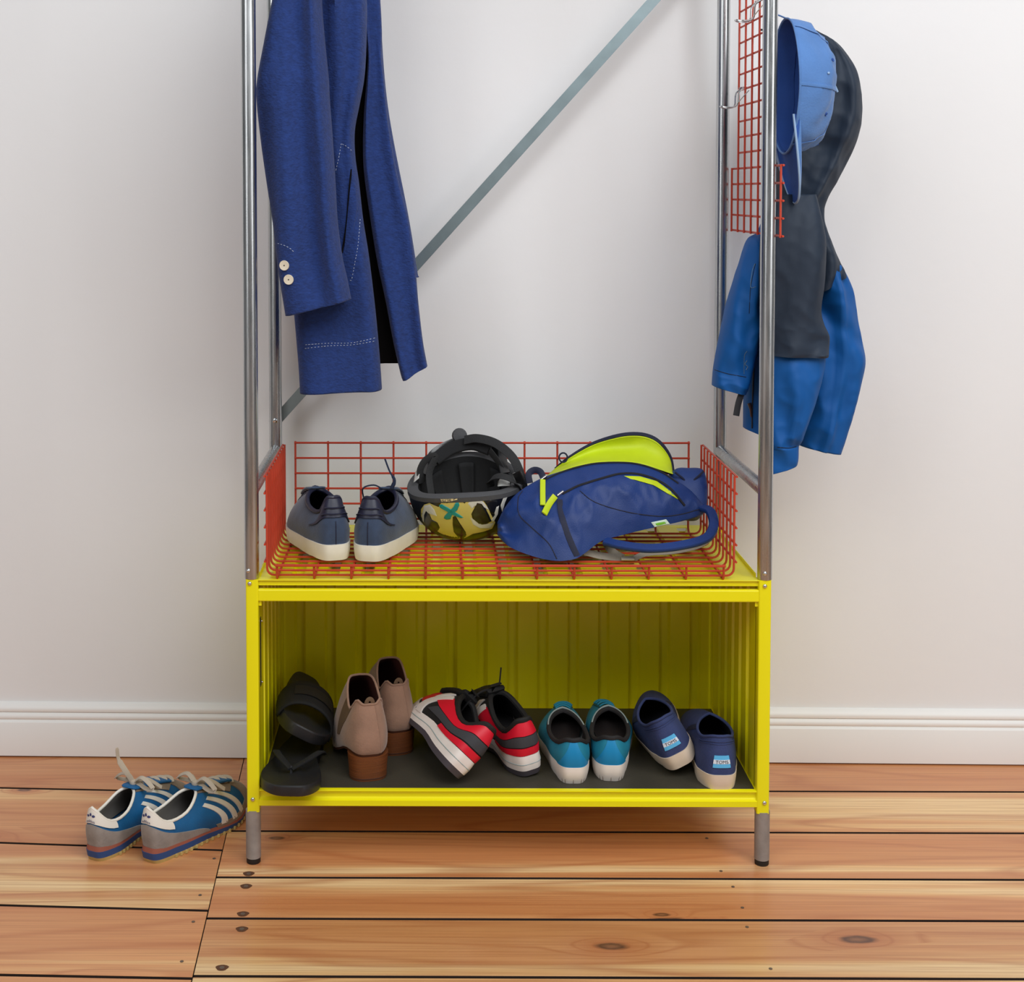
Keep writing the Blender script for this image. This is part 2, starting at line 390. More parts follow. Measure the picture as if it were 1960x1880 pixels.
# side tubes, top tubes and the coat rail
for X in (-.5, .5):
    cyl('side_tube', (X, R*.6, .738), (X, D-R*.6, .738), .0135, STEEL)
    cyl('top_tube', (X, R*.6, ZTOP-.03), (X, D-R*.6, ZTOP-.03), .0135, STEEL)
cyl('coat_rail', (-.5+R*.6, .215, ZTOP-.03), (.5-R*.6, .215, ZTOP-.03), .0135, STEEL)
# diagonal strap behind the rear posts
A = atY(531, 803, D+R+.003); B = atY(1250, 2, D+R+.003); dr = (B-A).normalized(); B = A+dr*((.5-A.x)/dr.x)
q = MB(); nrm = Vector((0, 1, 0)); sd = dr.cross(nrm).normalized(); hw, th = .0118, .0012
a0, b0 = A-dr*.016, B+dr*.016
q.add([p+sd*s+nrm*t for p in (a0, b0) for s in (-hw, hw) for t in (-th, th)], [(0, 1, 3, 2), (4, 6, 7, 5), (0, 2, 6, 4), (1, 5, 7, 3), (0, 4, 5, 1), (2, 3, 7, 6)])
q.build('diagonal_brace', STRAP, rack, smooth=False)
def bolt(p, direction, r=.0042):
    q = MB(); d = Vector(direction).normalized()
    pr = [(r, 0), (r, .0012), (r*.82, .0026), (r*.45, .0034), (.0002, .0037)]
    u = d.orthogonal().normalized(); w = d.cross(u); n = 12
    vs = [Vector(p)+d*h+(u*math.cos(2*PI*j/n)+w*math.sin(2*PI*j/n))*rr for rr, h in pr for j in range(n)]
    q.add(vs, [(i*n+j, i*n+(j+1) % n, (i+1)*n+(j+1) % n, (i+1)*n+j) for i in range(4) for j in range(n)])
    return q.build('bolt', BOLT, rack)
for px, py, yy in ((475, 1093, -R+.001), (478, 1117, -.0125), (1464, 1098, -R+.001), (1464, 1122, -.0125), (484, 1530, -.0125), (1463, 1537, -.0125)):
    bolt(atY(px, py, yy), (0, -1, 0))
bolt((-.4995, D-R+.001, atY(530, 805, D-R).z), (.1, -1, 0), .0062)
# --- box: corrugated sheets
def corrug(L0, L1, pitch=.0688, wide=.043, depth=.010, slope=.005):
    """profile points (along, offset): wide flat proud, narrow valley"""
    pts = [(L0, 0)]; n = int((L1-L0)/pitch); rest = (L1-L0-n*pitch)/2; x = L0+rest
    for i in range(n):
        e = x+i*pitch+wide/2
        pts += [(e, 0), (e+slope, depth), (e+pitch-wide-slope, depth), (e+pitch-wide, 0)]
    pts.append((L1, 0)); return pts
def sheet(name, prof, f0, f1, thick):
    """two rows of points from a profile; f(along, off) gives a point"""
    q = MB(); n = len(prof)
    q.add([f0(a, o) for a, o in prof]+[f1(a, o) for a, o in prof]+[f0(a, o+thick) for a, o in prof]+[f1(a, o+thick) for a, o in prof],
          [(i, i+1, n+i+1, n+i) for i in range(n-1)]+[(2*n+i+1, 2*n+i, 3*n+i, 3*n+i+1) for i in range(n-1)] +
          [(i+1, i, 2*n+i, 2*n+i+1) for i in range(n-1)]+[(n+i, n+i+1, 3*n+i+1, 3*n+i) for i in range(n-1)])
    return q.build(name, YEL, rack, smooth=False)
YB = .427; ZS = .150
sheet('back_panel', corrug(-.487, .487), lambda a, o: (a, YB+o, .118), lambda a, o: (a, YB+o, .555), .0012)
for s in (-1, 1):
    sheet('side_panel', corrug(.014, .416, .0676, .042, .009), lambda a, o: (s*(.4865+o), a, .118), lambda a, o: (s*(.4865+o), a, .555), .0012)
sheet('top_panel', corrug(-.478, .478), lambda a, o: (a, .012, .5640-o*1.5), lambda a, o: (a, .425, .5640-o*1.5), -.0012)
# frame of the lid: front lip, back lip, side lips
def bar(name, x0, x1, y0, y1, z0, z1, rad=.0015, mt=YEL):
    q = MB(); q.box(x0, x1, y0, y1, z0, z1); return q.build(name, mt, rack, smooth=False, bevel=rad)
bar('lid_front_edge', -.487, .487, -.0115, .016, .5643, .5660, .0006)
bar('lid_front_lip', -.487, .487, -.006, -.0045, .5535, .5643, .0004)
bar('lid_back_edge', -.487, .487, .418, .440, .5643, .5660, .0006)
for s in (-1, 1):
    bar('lid_side_edge', *sorted((s*.4875, s*.462)), .016, .418, .5642, .5659, .0006)
    bar('lid_side_lip', *sorted((s*.4875, s*.4860)), .018, .418, .5659, .5725, .0004)
# front rail of the flap door slot, with its folded top
bar('front_rail', -.4875, .4875, -.0115, .0005, .5230, .5472, .0028)
bar('rail_clip', -.4865, -.4805, -.006, .002, .513, .5245, .0008); bar('rail_clip', .4805, .4865, -.006, .002, .513, .5245, .0008)
# bottom tray: rail with a concave channel, floor sheet, rubber mat
pf = [(-.006, .1505), (-.010, .1492), (-.0105, .1470), (-.006, .1435), (-.0045, .139), (-.0050, .134), (-.009, .1305), (-.0125, .129), (-.0125, .1185), (-.0105, .1172), (.02, .1172), (.02, .1485)]
q = MB(); n = len(pf); q.add([(x, y, z) for x in (-.4872, .4872) for y, z in pf], [(i, (i+1) % n, n+(i+1) % n, n+i) for i in range(n)]+[tuple(range(n)), tuple(range(2*n-1, n-1, -1))])
q.build('bottom_rail', YEL, rack, angle=28)
bar('bottom_tray', -.4865, .4865, .018, .427, .135, .1485, .0005)
bar('rubber_mat', -.484, .484, -.0045, .424, .1486, .1502, .0003, MAT_)
# latch slot on the left side panel
q = MB(); q.rbar((-.4862, .022, .345), (-.4862, .022, .482), .0012, .012, .0005, side=(1, 0, 0)); q.build('slot', mat('slot_dark', C(38, 30, 8), .8), rack)
bolt((-.4856, .024, .352), (1, -.4, 0), .0022); bolt((-.4856, .024, .474), (1, -.4, 0), .0022)

# ------------------------------------------------------------------ red wire basket on the box: every wire its own part
RED = mat('red_powder_coat', C(190, 64, 40), .42)
RW = .0023
basket = thing('wire_basket', 'long red wire grid basket lying on top of the yellow box', 'basket')
def wire(parent, pts, r=RW, n=6):
    q = MB(); q.tube(pts, r, n); return q.build('wire', RED, parent)
BZ = .5725; XL, XR = -.470, .440; ZT = .768
ys = [0.000+.0335*i for i in range(12)]
def arc2(c, r, a0, a1, k=4): return [(c[0]+r*math.cos(a0+(a1-a0)*i/k), c[1]+r*math.sin(a0+(a1-a0)*i/k)) for i in range(k+1)]
for y in ys[:11]:
    pr = [(XL, ZT)]+arc2((XL+.014, BZ+.014), .014, PI, 1.5*PI)+arc2((XR-.014, BZ+.014), .014, 1.5*PI, 2*PI)+[(XR, ZT)]
    wire(basket, [(x, y, z) for x, z in pr])
xs = [-.4495+.0723*i for i in range(13)]
for x in xs:
    pr = [(-.011, BZ+.024)]+[(-.011, BZ+.004), (-.007, BZ-RW*1.7)]+arc2((.352, BZ-RW*1.7+.014), .014, 1.5*PI, 2*PI)+[(.366, ZT+.002)]
    wire(basket, [(x, y, z) for y, z in pr])
for i in range(6):
    z = BZ+.0255+.0338*i
    wire(basket, [(xs[0]-.002, .3628, z), (xs[-1]+.002, .3628, z)])
wire(basket, [(xs[0]-.003, -.0142, BZ+.0225), (xs[-1]+.003, -.0142, BZ+.0225)], RW*1.15)
for X, s in ((XL, -1), (XR, 1)):
    for i in range(6):
        z = ZT-.001-.0335*i
        wire(basket, [(X+s*RW*1.7, -.003, z), (X+s*RW*1.7, ys[10]+.003, z)])

# ------------------------------------------------------------------ red wire panel hung on the right side of the frame
panel = thing('wire_grid', 'tall red wire grid panel hanging on the right side of the tube frame', 'grid panel')
PX = .5205; py_ = [.425-.0624*i for i in range(8)]
zb = [1.2345+.0340*i for i in range(5)]
for i, y in enumerate(py_):
    wire(panel, [(PX, y, zb[0]-.003), (PX, y, 1.93 if 1 <= i <= 6 else zb[4]+.002)])
for z in zb: wire(panel, [(PX+RW*1.7, py_[0]+.004, z), (PX+RW*1.7, py_[7]-.006, z)])
z = zb[4]+.0340
while z < 1.93:
    wire(panel, [(PX+RW*1.7, py_[1]+.003, z), (PX+RW*1.7, py_[6]-.003, z)]); z += .0340
HOOKM = steel('hook_wire', C(215, 215, 215), .15, .3)
def hook(y, z, label):
    t = thing('wire_hook', label, 'hook', 'silver hooks on the red panel')
    x = PX
    q = MB()
    # bent wire: two arms clipped over a grid wire, dropping and folding out to a flat loop towards the inside
    p = [(x-.004, y+.016, z+.004), (x+.006, y+.016, z+.006), (x-.010, y+.015, z-.006), (x-.014, y+.014, z-.034), (x-.034, y+.012, z-.038), (x-.046, y+.006, z-.036),
         (x-.046, y-.006, z-.036), (x-.034, y-.012, z-.038), (x-.014, y-.014, z-.034), (x-.010, y-.015, z-.006), (x+.006, y-.016, z+.006), (x-.004, y-.016, z+.004)]
    q.tube(spline(p, 4), .0018, 6); q.build('hook_loop', HOOKM, t)
    q = MB(); q.tube([(x-.0135, y-.014, z-.030), (x-.006, y-.030, z-.018), (x+.004, y-.046, z-.004)], .0011, 6); q.build('hook_arm', HOOKM, t)
    return t
ph = atX(1421, 172, PX)
hook(ph.y, ph.z, 'silver wire hook on the red panel beside the blue cap')
ph = atX(1452, 5, PX)
hook(ph.y, ph.z, 'topmost silver wire hook, cut by the top edge beside the front tube')
# ------------------------------------------------------------------ shoes
class Shoe:
    """one shoe in its own frame: heel at y=0, toe at y=L, sole on z=0; u runs round the outline (0 heel, .25 right, .5 toe), t up the wall (0 sole edge, 1 rim)"""
    def __init__(s, L=.285, hw=((0, .033), (.2, .034), (.42, .033), (.68, .0475), (.85, .043), (1, .034)), side=1, bend=.012,
                 thick=((0, .026), (.5, .022), (1, .020)), spring=.012, inset=.93, ow=.026, oy=(.008, .155), topz=((0, .082), (.25, .066), (.55, .064), (.8, .078), (1, .088)),
                 bulge=.004, toe_a=.55, opow=1.0, lean=.0, tip=.62, heelrise=0., waist=0., bpow=1.):
        s.bpow = bpow
        s.L, s.hw, s.side, s.bend, s.thick, s.spring, s.inset = L, hw, side, bend, thick, spring, inset
        s.ow, s.oy, s.topz, s.bulge, s.toe_a, s.opow, s.lean, s.tip, s.heelrise, s.waist = ow, oy, topz, bulge, toe_a, opow, lean, tip, heelrise, waist
    def outline(s, u, k=1.0):
        ph = 2*PI*u; sn, cs = math.sin(ph), math.cos(ph); f = .5-.5*cs
        w = interp(s.hw, f)*math.copysign(abs(sn)**s.tip, sn)*k
        cx = s.side*s.bend*(math.sin(PI*min(1, max(0, (f-.15)/.85)))-.45*f*1.0)
        return Vector((cx+w, s.L*(.5+(f-.5)*(1-(1-k)*.6)), 0))
    def zbot(s, f):
        z = s.spring*max(0, (f-.68)/.32)**2
        if s.heelrise: z += s.heelrise*(1-interp(((0, 0), (.25, .05), (.62, 1), (1, 1)), f))
        if s.waist: z += s.waist*math.exp(-((f-.42)/.16)**2)
        return z
    def ztop(s, f): return s.zbot(f)+interp(s.thick, f)
    def rim(s, u):
        ph = 2*PI*u; v = abs(((u+.5) % 1)-.5)*2            # 0 heel .. 1 front
        y = s.oy[0]+(s.oy[1]-s.oy[0])*(.5-.5*math.cos(ph))
        sn = math.sin(ph); x = s.ow*math.copysign(abs(sn)**s.opow, sn)
        f = y/s.L; cx = s.side*s.bend*(math.sin(PI*min(1, max(0, (f-.15)/.85)))-.45*f)*.6
        return Vector((cx+x, y, interp(s.topz, v)))
    @staticmethod
    def warp(a): return a-.88*math.sin(4*PI*a)/(4*PI)          # closer samples at heel and toe
    def ux(s, x, t=.4):
        """outline parameter near the heel for a sideways distance x"""
        lo, hi = 0., .22; x0 = s.S(0, t).x
        for _ in range(26):
            m_ = (lo+hi)/2
            if abs(s.S(math.copysign(m_, x), t).x-x0) < abs(x): lo = m_
            else: hi = m_
        return math.copysign((lo+hi)/2, x)
    def S(s, u, t, off=0.):
        def P(u, t):
            v = abs(((u+.5) % 1)-.5)*2
            B = s.outline(u, s.inset); f = .5-.5*math.cos(2*PI*u); B.z = s.ztop(f)-.002
            T = s.rim(u)
            a = interp(((0, 1.), (.45, .9), (.75, s.toe_a+.15), (1, s.toe_a)), v)
            hz = (1-math.cos(PI*t/2)) if t <= 1 else t; ver = math.sin(PI*min(t, 1)/2)
            h = (1-a)*hz+a*(t**1.35 if v > .4 else t**1.15); q = (1-a)*ver+a*t
            p = Vector((B.x+(T.x-B.x)*h, B.y+(T.y-B.y)*h, B.z+(T.z-B.z)*q))
            o = Vector((math.sin(2*PI*u)*1., -math.cos(2*PI*u)*.8, 0))
            return p+o*(s.bulge*math.sin(PI*min(1, t)**s.bpow)*(1-.6*v))
        p = P(u, t)
        if off:
            e = .004
            du = P(u+e, t)-P(u-e, t); dt = P(u, min(1, t+e*2))-P(u, max(0, t-e*2))
            n = du.cross(dt)
            if n.length > 1e-12: p = p+n.normalized()*off
        return p
    def upper(s, name, mt, par, t0=0., t1=1., nu=72, nv=16, thick=.0028):
        q = MB(); q.grid(lambda a, b: s.S(s.warp(a), t0+(t1-t0)*b), nu, nv, cu=True)
        return q.build(name, mt, par)
    def lining(s, mt, par, depth=.35, off=-.0028, name='lining'):
        q = MB(); q.grid(lambda a, b: s.S(s.warp(a), 1-(1-depth)*b, off*min(1, .3+b*6)), 56, 10, cu=True)
        return q.build(name, mt, par)
    def collar(s, mt, par, r=.0032, name='collar', lo=0., hi=1.):
        q = MB(); k = 56
        if hi-lo > .99: q.tube([s.rim(s.warp(i/k)) for i in range(k)], r, 8, closed=True)
        else: q.tube([s.rim(lo+(hi-lo)*i/k) for i in range(k+1)], r, 8)
        return q.build(name, mt, par)
    def insole(s, mt, par, z=.004):
        q = MB(); q.fan([Vector((p.x, p.y, s.ztop(.5-.5*math.cos(2*PI*i/40))+z)) for i in range(40) for p in (s.outline(i/40, .84),)])
        return q.build('insole', mt, par)
    def sole(s, name, mt, par, z0=0., z1=1., k0=1., k1=1., mid=None, nu=72, close=True, u0=0., u1=1., swell=0.):
        """band of the sole between the height fractions z0 and z1"""
        q = MB(); full = (u1-u0) > .99
        def g(a, b):
            u = s.warp(a) if full else u0+(u1-u0)*a; f = .5-.5*math.cos(2*PI*u); zz = z0+(z1-z0)*b
            p = s.outline(u, k0+(k1-k0)*b+swell*math.sin(PI*b)); p.z = s.zbot(f)+interp(s.thick, f)*zz; return p
        q.grid(g, nu, 5, cu=full)
        if close and full:
            q.fan([g(i/nu, 0) for i in range(nu)], flip=True); q.fan([g(i/nu, 1) for i in range(nu)])
        return q.build(name, mt, par)
    def patch(s, name, mt, par, fn, na=16, nb=8, off=.0012, skirt=True):
        """overlay lying on the upper; fn(a,b) -> (u,t)"""
        q = MB(); A = na+2; B = nb+2; u_ = fn(.5, .5)[0]; mid_ = abs(u_) < 1e-6 or abs(u_-.5) < 1e-6
        def g(a, b):
            i, j = round(a*A), round(b*B)
            edge = i in (0, A) or j in (0, B)
            aa = min(1, max(0, (i-1)/na))
            if mid_: aa = .5+math.copysign(abs(2*aa-1)**1.8/2, aa-.5)
            u, t = fn(aa, min(1, max(0, (j-1)/nb)))
            return s.S(u, t, -.0006 if edge and skirt else off)
        q.grid(g, A, B)
        return q.build(name, mt, par)
    def word(s, body, mt, par, u, t, w, h, du, dt, off=.002, name='lettering', rot=0.):
        """word mapped on the upper round (u,t); du,dt: parameter size of a metre"""
        v, f, ww, hh = text_shape(body, 1.)
        q = MB(); cr, sr = math.cos(rot), math.sin(rot)
        q.add([s.S(s.ux(x/ww*w), t+(y/hh*h)*dt, off) for x, y in v], f)
        return q.build(name, mt, par, smooth=False, fix=False)
    def lace_at(s, dv, t, off=.003): return s.S(.5+dv, t, off)
def settle(root, z):
    """set a thing down on the height z"""
    bpy.context.view_layer.update()
    lo = 9
    def walk(o):
        nonlocal lo
        if o.type == 'MESH':
            M = o.matrix_world
            for v in o.data.vertices: lo = min(lo, (M @ v.co).z)
        for c in o.children: walk(c)
    walk(root); root.location.z += z-lo
def pose(root, heel_px, toe_px, z, roll=0., pitch=0., lift=0., scale=1.):
    """heel middle over one pixel, toe towards another, both on the height z"""
    a = atZ(*heel_px, z); b = atZ(*toe_px, z); d = b-a
    hd = math.atan2(-d.x, d.y)
    root.matrix_world = Matrix.Translation(a) @ Matrix.Rotation(hd, 4, 'Z') @ Matrix.Rotation(math.radians(pitch), 4, 'X') @ Matrix.Rotation(math.radians(roll), 4, 'Y') @ Matrix.Scale(scale, 4)
    settle(root, z+lift)

# ---- white-soled navy trainers on the basket
NAVY = mat('navy_suede', C(46, 62, 88), .82, bump=.25, bscale=350, var=.22, vscale=40, sheen=.3)
NAVYL = mat('navy_leather', C(28, 30, 52), .42, bump=.15, bscale=160, var=.15, vscale=40)
CREAM = mat('cream_rubber', C(232, 226, 212), .55, bump=.08, bscale=90, var=.05, vscale=30)
DARKIN = mat('dark_lining', C(22, 24, 36), .9)
NLACE = mat('navy_lace', C(30, 40, 66), .85)
def laces(s, par, mt, ts=(.52, .62, .72, .82, .92), dv=.055, r=.0016, flat=None):
    for k, t in enumerate(ts):
        q = MB(); a = [s.lace_at(dv*(1-2*i/10)*(.75+.25*t), t+(.03 if i % 2 else 0)*0, .0035+.002*math.sin(PI*i/10)) for i in range(11)]
        q.tube(a, r, 6, flat=flat, up=[(0, -.3, 1)]*11 if flat else None); q.build('lace', mt, par)
def tongue(s, par, mt, w=.022, up=.018, th=.004, t0=.55, back=.0):
    base = [s.S(.5, t0+(1-t0)*i/6, .001) for i in range(7)]
    end = s.rim(.5); path = base+[end+Vector((0, -.006-back*.4, up*.5)), end+Vector((0, -.010-back, up))]
    q = MB(); q.tube(path, [1]*6+[.95, .85, .55], 12, flat=(w, th), up=(0, -.5, 1)); return q.build('tongue', mt, par)
def navy_trainer(label, side):
    t = thing('sneaker', label, 'shoe', 'pair of navy trainers in the basket')
    s = Shoe(L=.285, side=side, thick=((0, .031), (.5, .028), (1, .024)), hw=((0, .043), (.2, .045), (.42, .044), (.68, .0535), (.85, .050), (1, .039)), tip=.52,
             ow=.030, oy=(.022, .150), topz=((0, .118), (.13, .115), (.26, .088), (.5, .088), (.8, .104), (1, .110)), bulge=.008, inset=.95, spring=.010, toe_a=.6)
    s.sole('sole', CREAM, t, 0, 1, .95, 1., swell=.015)
    s.upper('upper', NAVY, t); s.lining(DARKIN, t, .25); s.insole(DARKIN, t, .006)
    s.collar(NAVYL, t, .0045)
    hp = s.patch('heel_tab', NAVYL, t, lambda a, b: ((a-.5)*(.19+.14*(1-b)**3), .54+.46*b+.06*(1-b)*math.cos((a-.5)*PI)), 20, 10, .0028)
    q = MB(); q.tube([s.S((a-.5)*.12, .78, .0048) for a in [i/10 for i in range(11)]], .0016, 6); q.build('tab_ridge', NAVYL, hp)
    q = MB(); q.tube([s.S((a-.5)*.15, .66, .0042) for a in [i/10 for i in range(11)]], .0014, 6); q.build('tab_ridge', NAVYL, hp)
    q = MB(); q.tube([s.S(0, .02+.5*i/8, .0006) for i in range(9)], .0008, 6); q.build('seam', NAVYL, t)
    for d in (1, -1):
        s.patch('eyelet_panel', NAVY, t, lambda a, b: (.5-d*(.030+.05*b), .45+.53*a), 14, 4, .0018)
    tongue(s, t, NAVY, .021, .004, .003); laces(s, t, NLACE)
    return t, s
t, s = navy_trainer('navy suede trainer with cream sole in the basket, next to the left mesh side', -1)
pose(t, (644, 1074), (592, 1018), .5795, scale=1.05)
t, s = navy_trainer('navy suede trainer with a lace sticking up, beside the bicycle helmet', 1)
e0 = s.rim(.5)
q = MB(); q.tube(spline([e0+Vector((.010, -.01, .004)), e0+Vector((.016, -.012, .020)), e0+Vector((.006, -.012, .038)), e0+Vector((-.004, -.010, .062))], 5), [.004]*4+[.0032]*4+[.0018]*8, 6); q.build('lace', NLACE, t)
q = MB(); q.tube(spline([e0+Vector((-.010, -.01, .002)), e0+Vector((-.03, .0, .006)), e0+Vector((-.052, .0, -.002)), e0+Vector((-.055, .02, -.03))], 5), .0016, 6); q.build('lace', NLACE, t)
pose(t, (703, 1076), (758, 1018), .5795, scale=1.05)

# ---- teal slip-on runners in the box
TEAL = mat('teal_knit', C(22, 128, 156), .7, bump=.25, bscale=500, var=.12, vscale=30)
TEALB = mat('teal_heel_film', C(0, 132, 186), .5)
FOAM = mat('white_foam', C(236, 226, 216), .6, bump=.06, bscale=60, var=.04, vscale=20)
BLKT = mat('black_trim', C(30, 28, 30), .8)
GREYP = mat('grey_piping', C(150, 165, 165), .6)
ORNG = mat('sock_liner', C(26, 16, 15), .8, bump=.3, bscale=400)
def teal_runner(label, side):
    t = thing('running_shoe', label, 'shoe', 'pair of teal running shoes in the yellow box')
    s = Shoe(L=.270, side=side, thick=((0, .032), (.5, .026), (1, .020)), hw=((0, .036), (.2, .037), (.42, .034), (.68, .046), (.85, .042), (1, .032)), tip=.5,
             ow=.034, oy=(.006, .160), topz=((0, .080), (.12, .079), (.28, .066), (.5, .064), (.72, .070), (1, .076)), bulge=.006, inset=.97, spring=.02, toe_a=.5)
    so = s.sole('sole', FOAM, t, 0, 1, .90, 1., swell=.035)
    for k in (-.055, -.03, 0, .03, .055):
        q = MB(); pts = []
        for i in range(5):
            p = s.outline(k, .90+.10*i/12+.02); p.z = .001+.009*i/4; pts.append(p*1.0)
        q.tube(pts, .0004, 5); q.build('groove', mat('groove_brown', C(120, 96, 76), .8), so)
    s.upper('upper', TEAL, t); s.lining(BLKT, t, .2); s.insole(ORNG, t, .012); s.collar(BLKT, t, .0042)
    s.patch('heel_film', TEALB, t, lambda a, b: ((a-.5)*(.05+.16*(1-b)**2), .02+.9*b), 16, 10, .0010)
    q = MB(); q.tube([s.rim(.5+(a-.5)*.42)+Vector((0, .004+.004*math.sin(PI*a), .0035)) for a in [i/24 for i in range(25)]], .0018, 6); q.build('piping', GREYP, t)
    s.patch('tongue', mat('teal_tongue', C(28, 92, 96), .8), t, lambda a, b: (.5+(a-.5)*.12, .5+.5*b), 10, 8, .002); laces(s, t, TEAL, (.5, .62, .74, .86))
    return t, s
t, s = teal_runner('teal running shoe with white foam sole next to the red and black sneaker', -1); pose(t, (1098, 1504), (1080, 1425), .1504, scale=1.10)
t, s = teal_runner('teal running shoe with white foam sole next to the tilted navy slip-on', 1); pose(t, (1170, 1499), (1158, 1425), .1504, scale=1.10)

# ---- navy canvas slip-ons with a woven heel label
CANV = mat('navy_canvas', C(48, 60, 104), .85, bump=.35, bscale=600, var=.10, vscale=50)
EVAS = mat('natural_rubber', C(222, 204, 182), .6, bump=.08, bscale=80, var=.05, vscale=20)
LBL = mat('label_blue', C(88, 178, 226), .7); LBLW = mat('label_white', C(214, 222, 232), .7); INK = mat('label_ink', C(58, 56, 66), .7)
def slip_on(label, side):
    t = thing('slip_on_shoe', label, 'shoe', 'pair of navy slip-on shoes in the yellow box')
    s = Shoe(L=.275, side=side, thick=((0, .027), (.4, .021), (1, .018)), hw=((0, .040), (.2, .0415), (.42, .040), (.68, .0475), (.85, .044), (1, .033)), tip=.5,
             ow=.0305, oy=(.012, .135), topz=((0, .092), (.15, .090), (.35, .080), (.6, .078), (.85, .082), (1, .086)), bulge=.003, inset=.97, spring=.008, toe_a=.55)
    s.sole('sole', EVAS, t, 0, 1, .94, 1., swell=.012)
    s.upper('upper', CANV, t); s.lining(DARKIN, t, .2); s.insole(DARKIN, t, .006); s.collar(CANV, t, .0026)
    q = MB(); q.tube([s.S((a-.5)*.36, .86, .0006) for a in [i/20 for i in range(21)]], .0011, 6); q.build('seam', CANV, t)
    q = MB(); q.tube([s.S((a-.5)*.36, .80, .0004) for a in [i/20 for i in range(21)]], .0008, 6); q.build('seam', CANV, t)
    lb = s.patch('heel_label', LBL, t, lambda a, b: ((a-.5)*.060, .22+.31*b), 10, 8, .0014)
    s.patch('label_band', LBLW, lb, lambda a, b: ((a-.5)*.060, .322+.105*b), 10, 4, .0018)
    s.word('TOMS', INK, lb, 0, .375, .0205, .0062, 4.0, 13.0, .0024)
    s.patch('side_gusset', mat('elastic_navy', C(30, 34, 56), .9), t, lambda a, b: (.30+.03*(a-.5)*b*2, .45+.53*b), 6, 6, .0008)
    s.patch('side_gusset', mat('elastic_navy', C(30, 34, 56), .9), t, lambda a, b: (.70+.03*(a-.5)*b*2, .45+.53*b), 6, 6, .0008)
    return t, s
t, s = slip_on('navy canvas slip-on with a striped heel label, upright by the right box side', 1); pose(t, (1382, 1514), (1345, 1440), .1504, scale=1.12)
t, s = slip_on('navy canvas slip-on with a striped heel label, tilted against its partner', -1); pose(t, (1308, 1494), (1266, 1410), .1504, roll=-27, scale=1.12)

# ---- red, black and white basketball sneakers
REDL = mat('red_leather', C(214, 12, 44), .5, bump=.06, bscale=120)
CHAR = mat('charcoal_nubuck', C(58, 58, 62), .8, bump=.2, bscale=300)
BLKM = mat('black_mesh', C(18, 17, 18), .75, bump=.4, bscale=500)
WHM = mat('white_midsole', C(226, 216, 208), .5, bump=.05, bscale=60, var=.05, vscale=30)
GRYO = mat('grey_outsole', C(70, 64, 70), .7)
def red_sneaker(label, side):
    t = thing('sneaker', label, 'shoe', 'pair of red and black sneakers in the yellow box')
    s = Shoe(L=.280, side=side, thick=((0, .040), (.35, .034), (.6, .030), (1, .026)), hw=((0, .038), (.2, .039), (.42, .036), (.68, .0495), (.85, .047), (1, .036)), tip=.5,
             ow=.030, oy=(.010, .150), topz=((0, .108), (.14, .105), (.33, .080), (.55, .086), (.8, .108), (1, .112)), bulge=.007, inset=.95, spring=.014, toe_a=.5, waist=.006)
    s.sole('outsole', GRYO, t, 0, .30, .93, .985); s.sole('midsole', WHM, t, .30, 1.02, .985, .985, swell=.02)
    q = MB(); q.tube([Vector((p.x, p.y, s.zbot(f)+interp(s.thick, f)*.62)) for i in range(64) for u in (i/64,) for f in (.5-.5*math.cos(2*PI*u),) for p in (s.outline(u, 1.003),)], .0009, 6, closed=True); q.build('sole_line', GREYP, t)
    s.upper('upper', BLKM, t); s.lining(BLKT, t, .2); s.insole(BLKT, t, .006); s.collar(BLKM, t, .0055)
    s.patch('heel_panel', REDL, t, lambda a, b: ((a-.5)*.70, (.60+.10*math.cos((a-.5)*2*PI)*0)+b*(.40-.30*max(0, abs(a-.5)*2-.55)**1*.6)), 36, 8, .0022)
    s.patch('heel_band', CHAR, t, lambda a, b: ((a-.5)*.56, .30+.28*b), 32, 6, .0020)
    s.patch('heel_foot_strip', REDL, t, lambda a, b: ((a-.5)*.40, .06+.20*b), 24, 5, .0024)
    for d in (1, -1):
        U = lambda x: x if d > 0 else 1-x
        s.patch('white_stripe', WHM, t, lambda a, b: (U(.275+.028*b+.065*a), .02+.88*a), 14, 4, .0030)
        s.patch('white_stripe', WHM, t, lambda a, b: (U(.345+.05*a), .55+.10*b+.25*a), 10, 4, .0032)
        s.patch('side_panel', REDL, t, lambda a, b: (U(.335+.050*a), .26+.40*b), 8, 8, .0016)
    s.patch('toe_bumper', WHM, t, lambda a, b: (.5+(a-.5)*.36, .02+.16*b), 24, 4, .0020)
    s.patch('toe_accent', REDL, t, lambda a, b: (.5+.055+.04*(a-.5), .36+.18*b), 6, 5, .0016)
    s.patch('toe_accent', REDL, t, lambda a, b: (.5-.055+.04*(a-.5), .36+.18*b), 6, 5, .0016)
    tongue(s, t, BLKM, .022, .020, .007); laces(s, t, BLKT, (.5, .6, .7, .8, .9), .05, .0022)
    return t, s
t, s = red_sneaker('red, black and white sneaker leaning on its side beside the boots', -1); pose(t, (868, 1511), (806, 1430), .1504, roll=46, scale=1.06)
t, s = red_sneaker('red, black and white sneaker with a lace sticking up, next to the teal shoes', 1)
e0 = s.rim(.5)
q = MB(); q.tube(spline([e0+Vector((.006, .0, .004)), e0+Vector((.010, -.006, .022)), e0+Vector((.016, -.008, .050))], 5), .0017, 6); q.build('lace', BLKT, t)
q = MB(); q.tube(spline([e0+Vector((0, .0, .008)), e0+Vector((-.03, -.004, .012)), e0+Vector((-.06, .0, -.004)), e0+Vector((-.075, .02, -.03))], 6), .0020, 6); q.build('lace', BLKT, t)
pose(t, (1021, 1490), (946, 1425), .1504, roll=-8, scale=1.05)

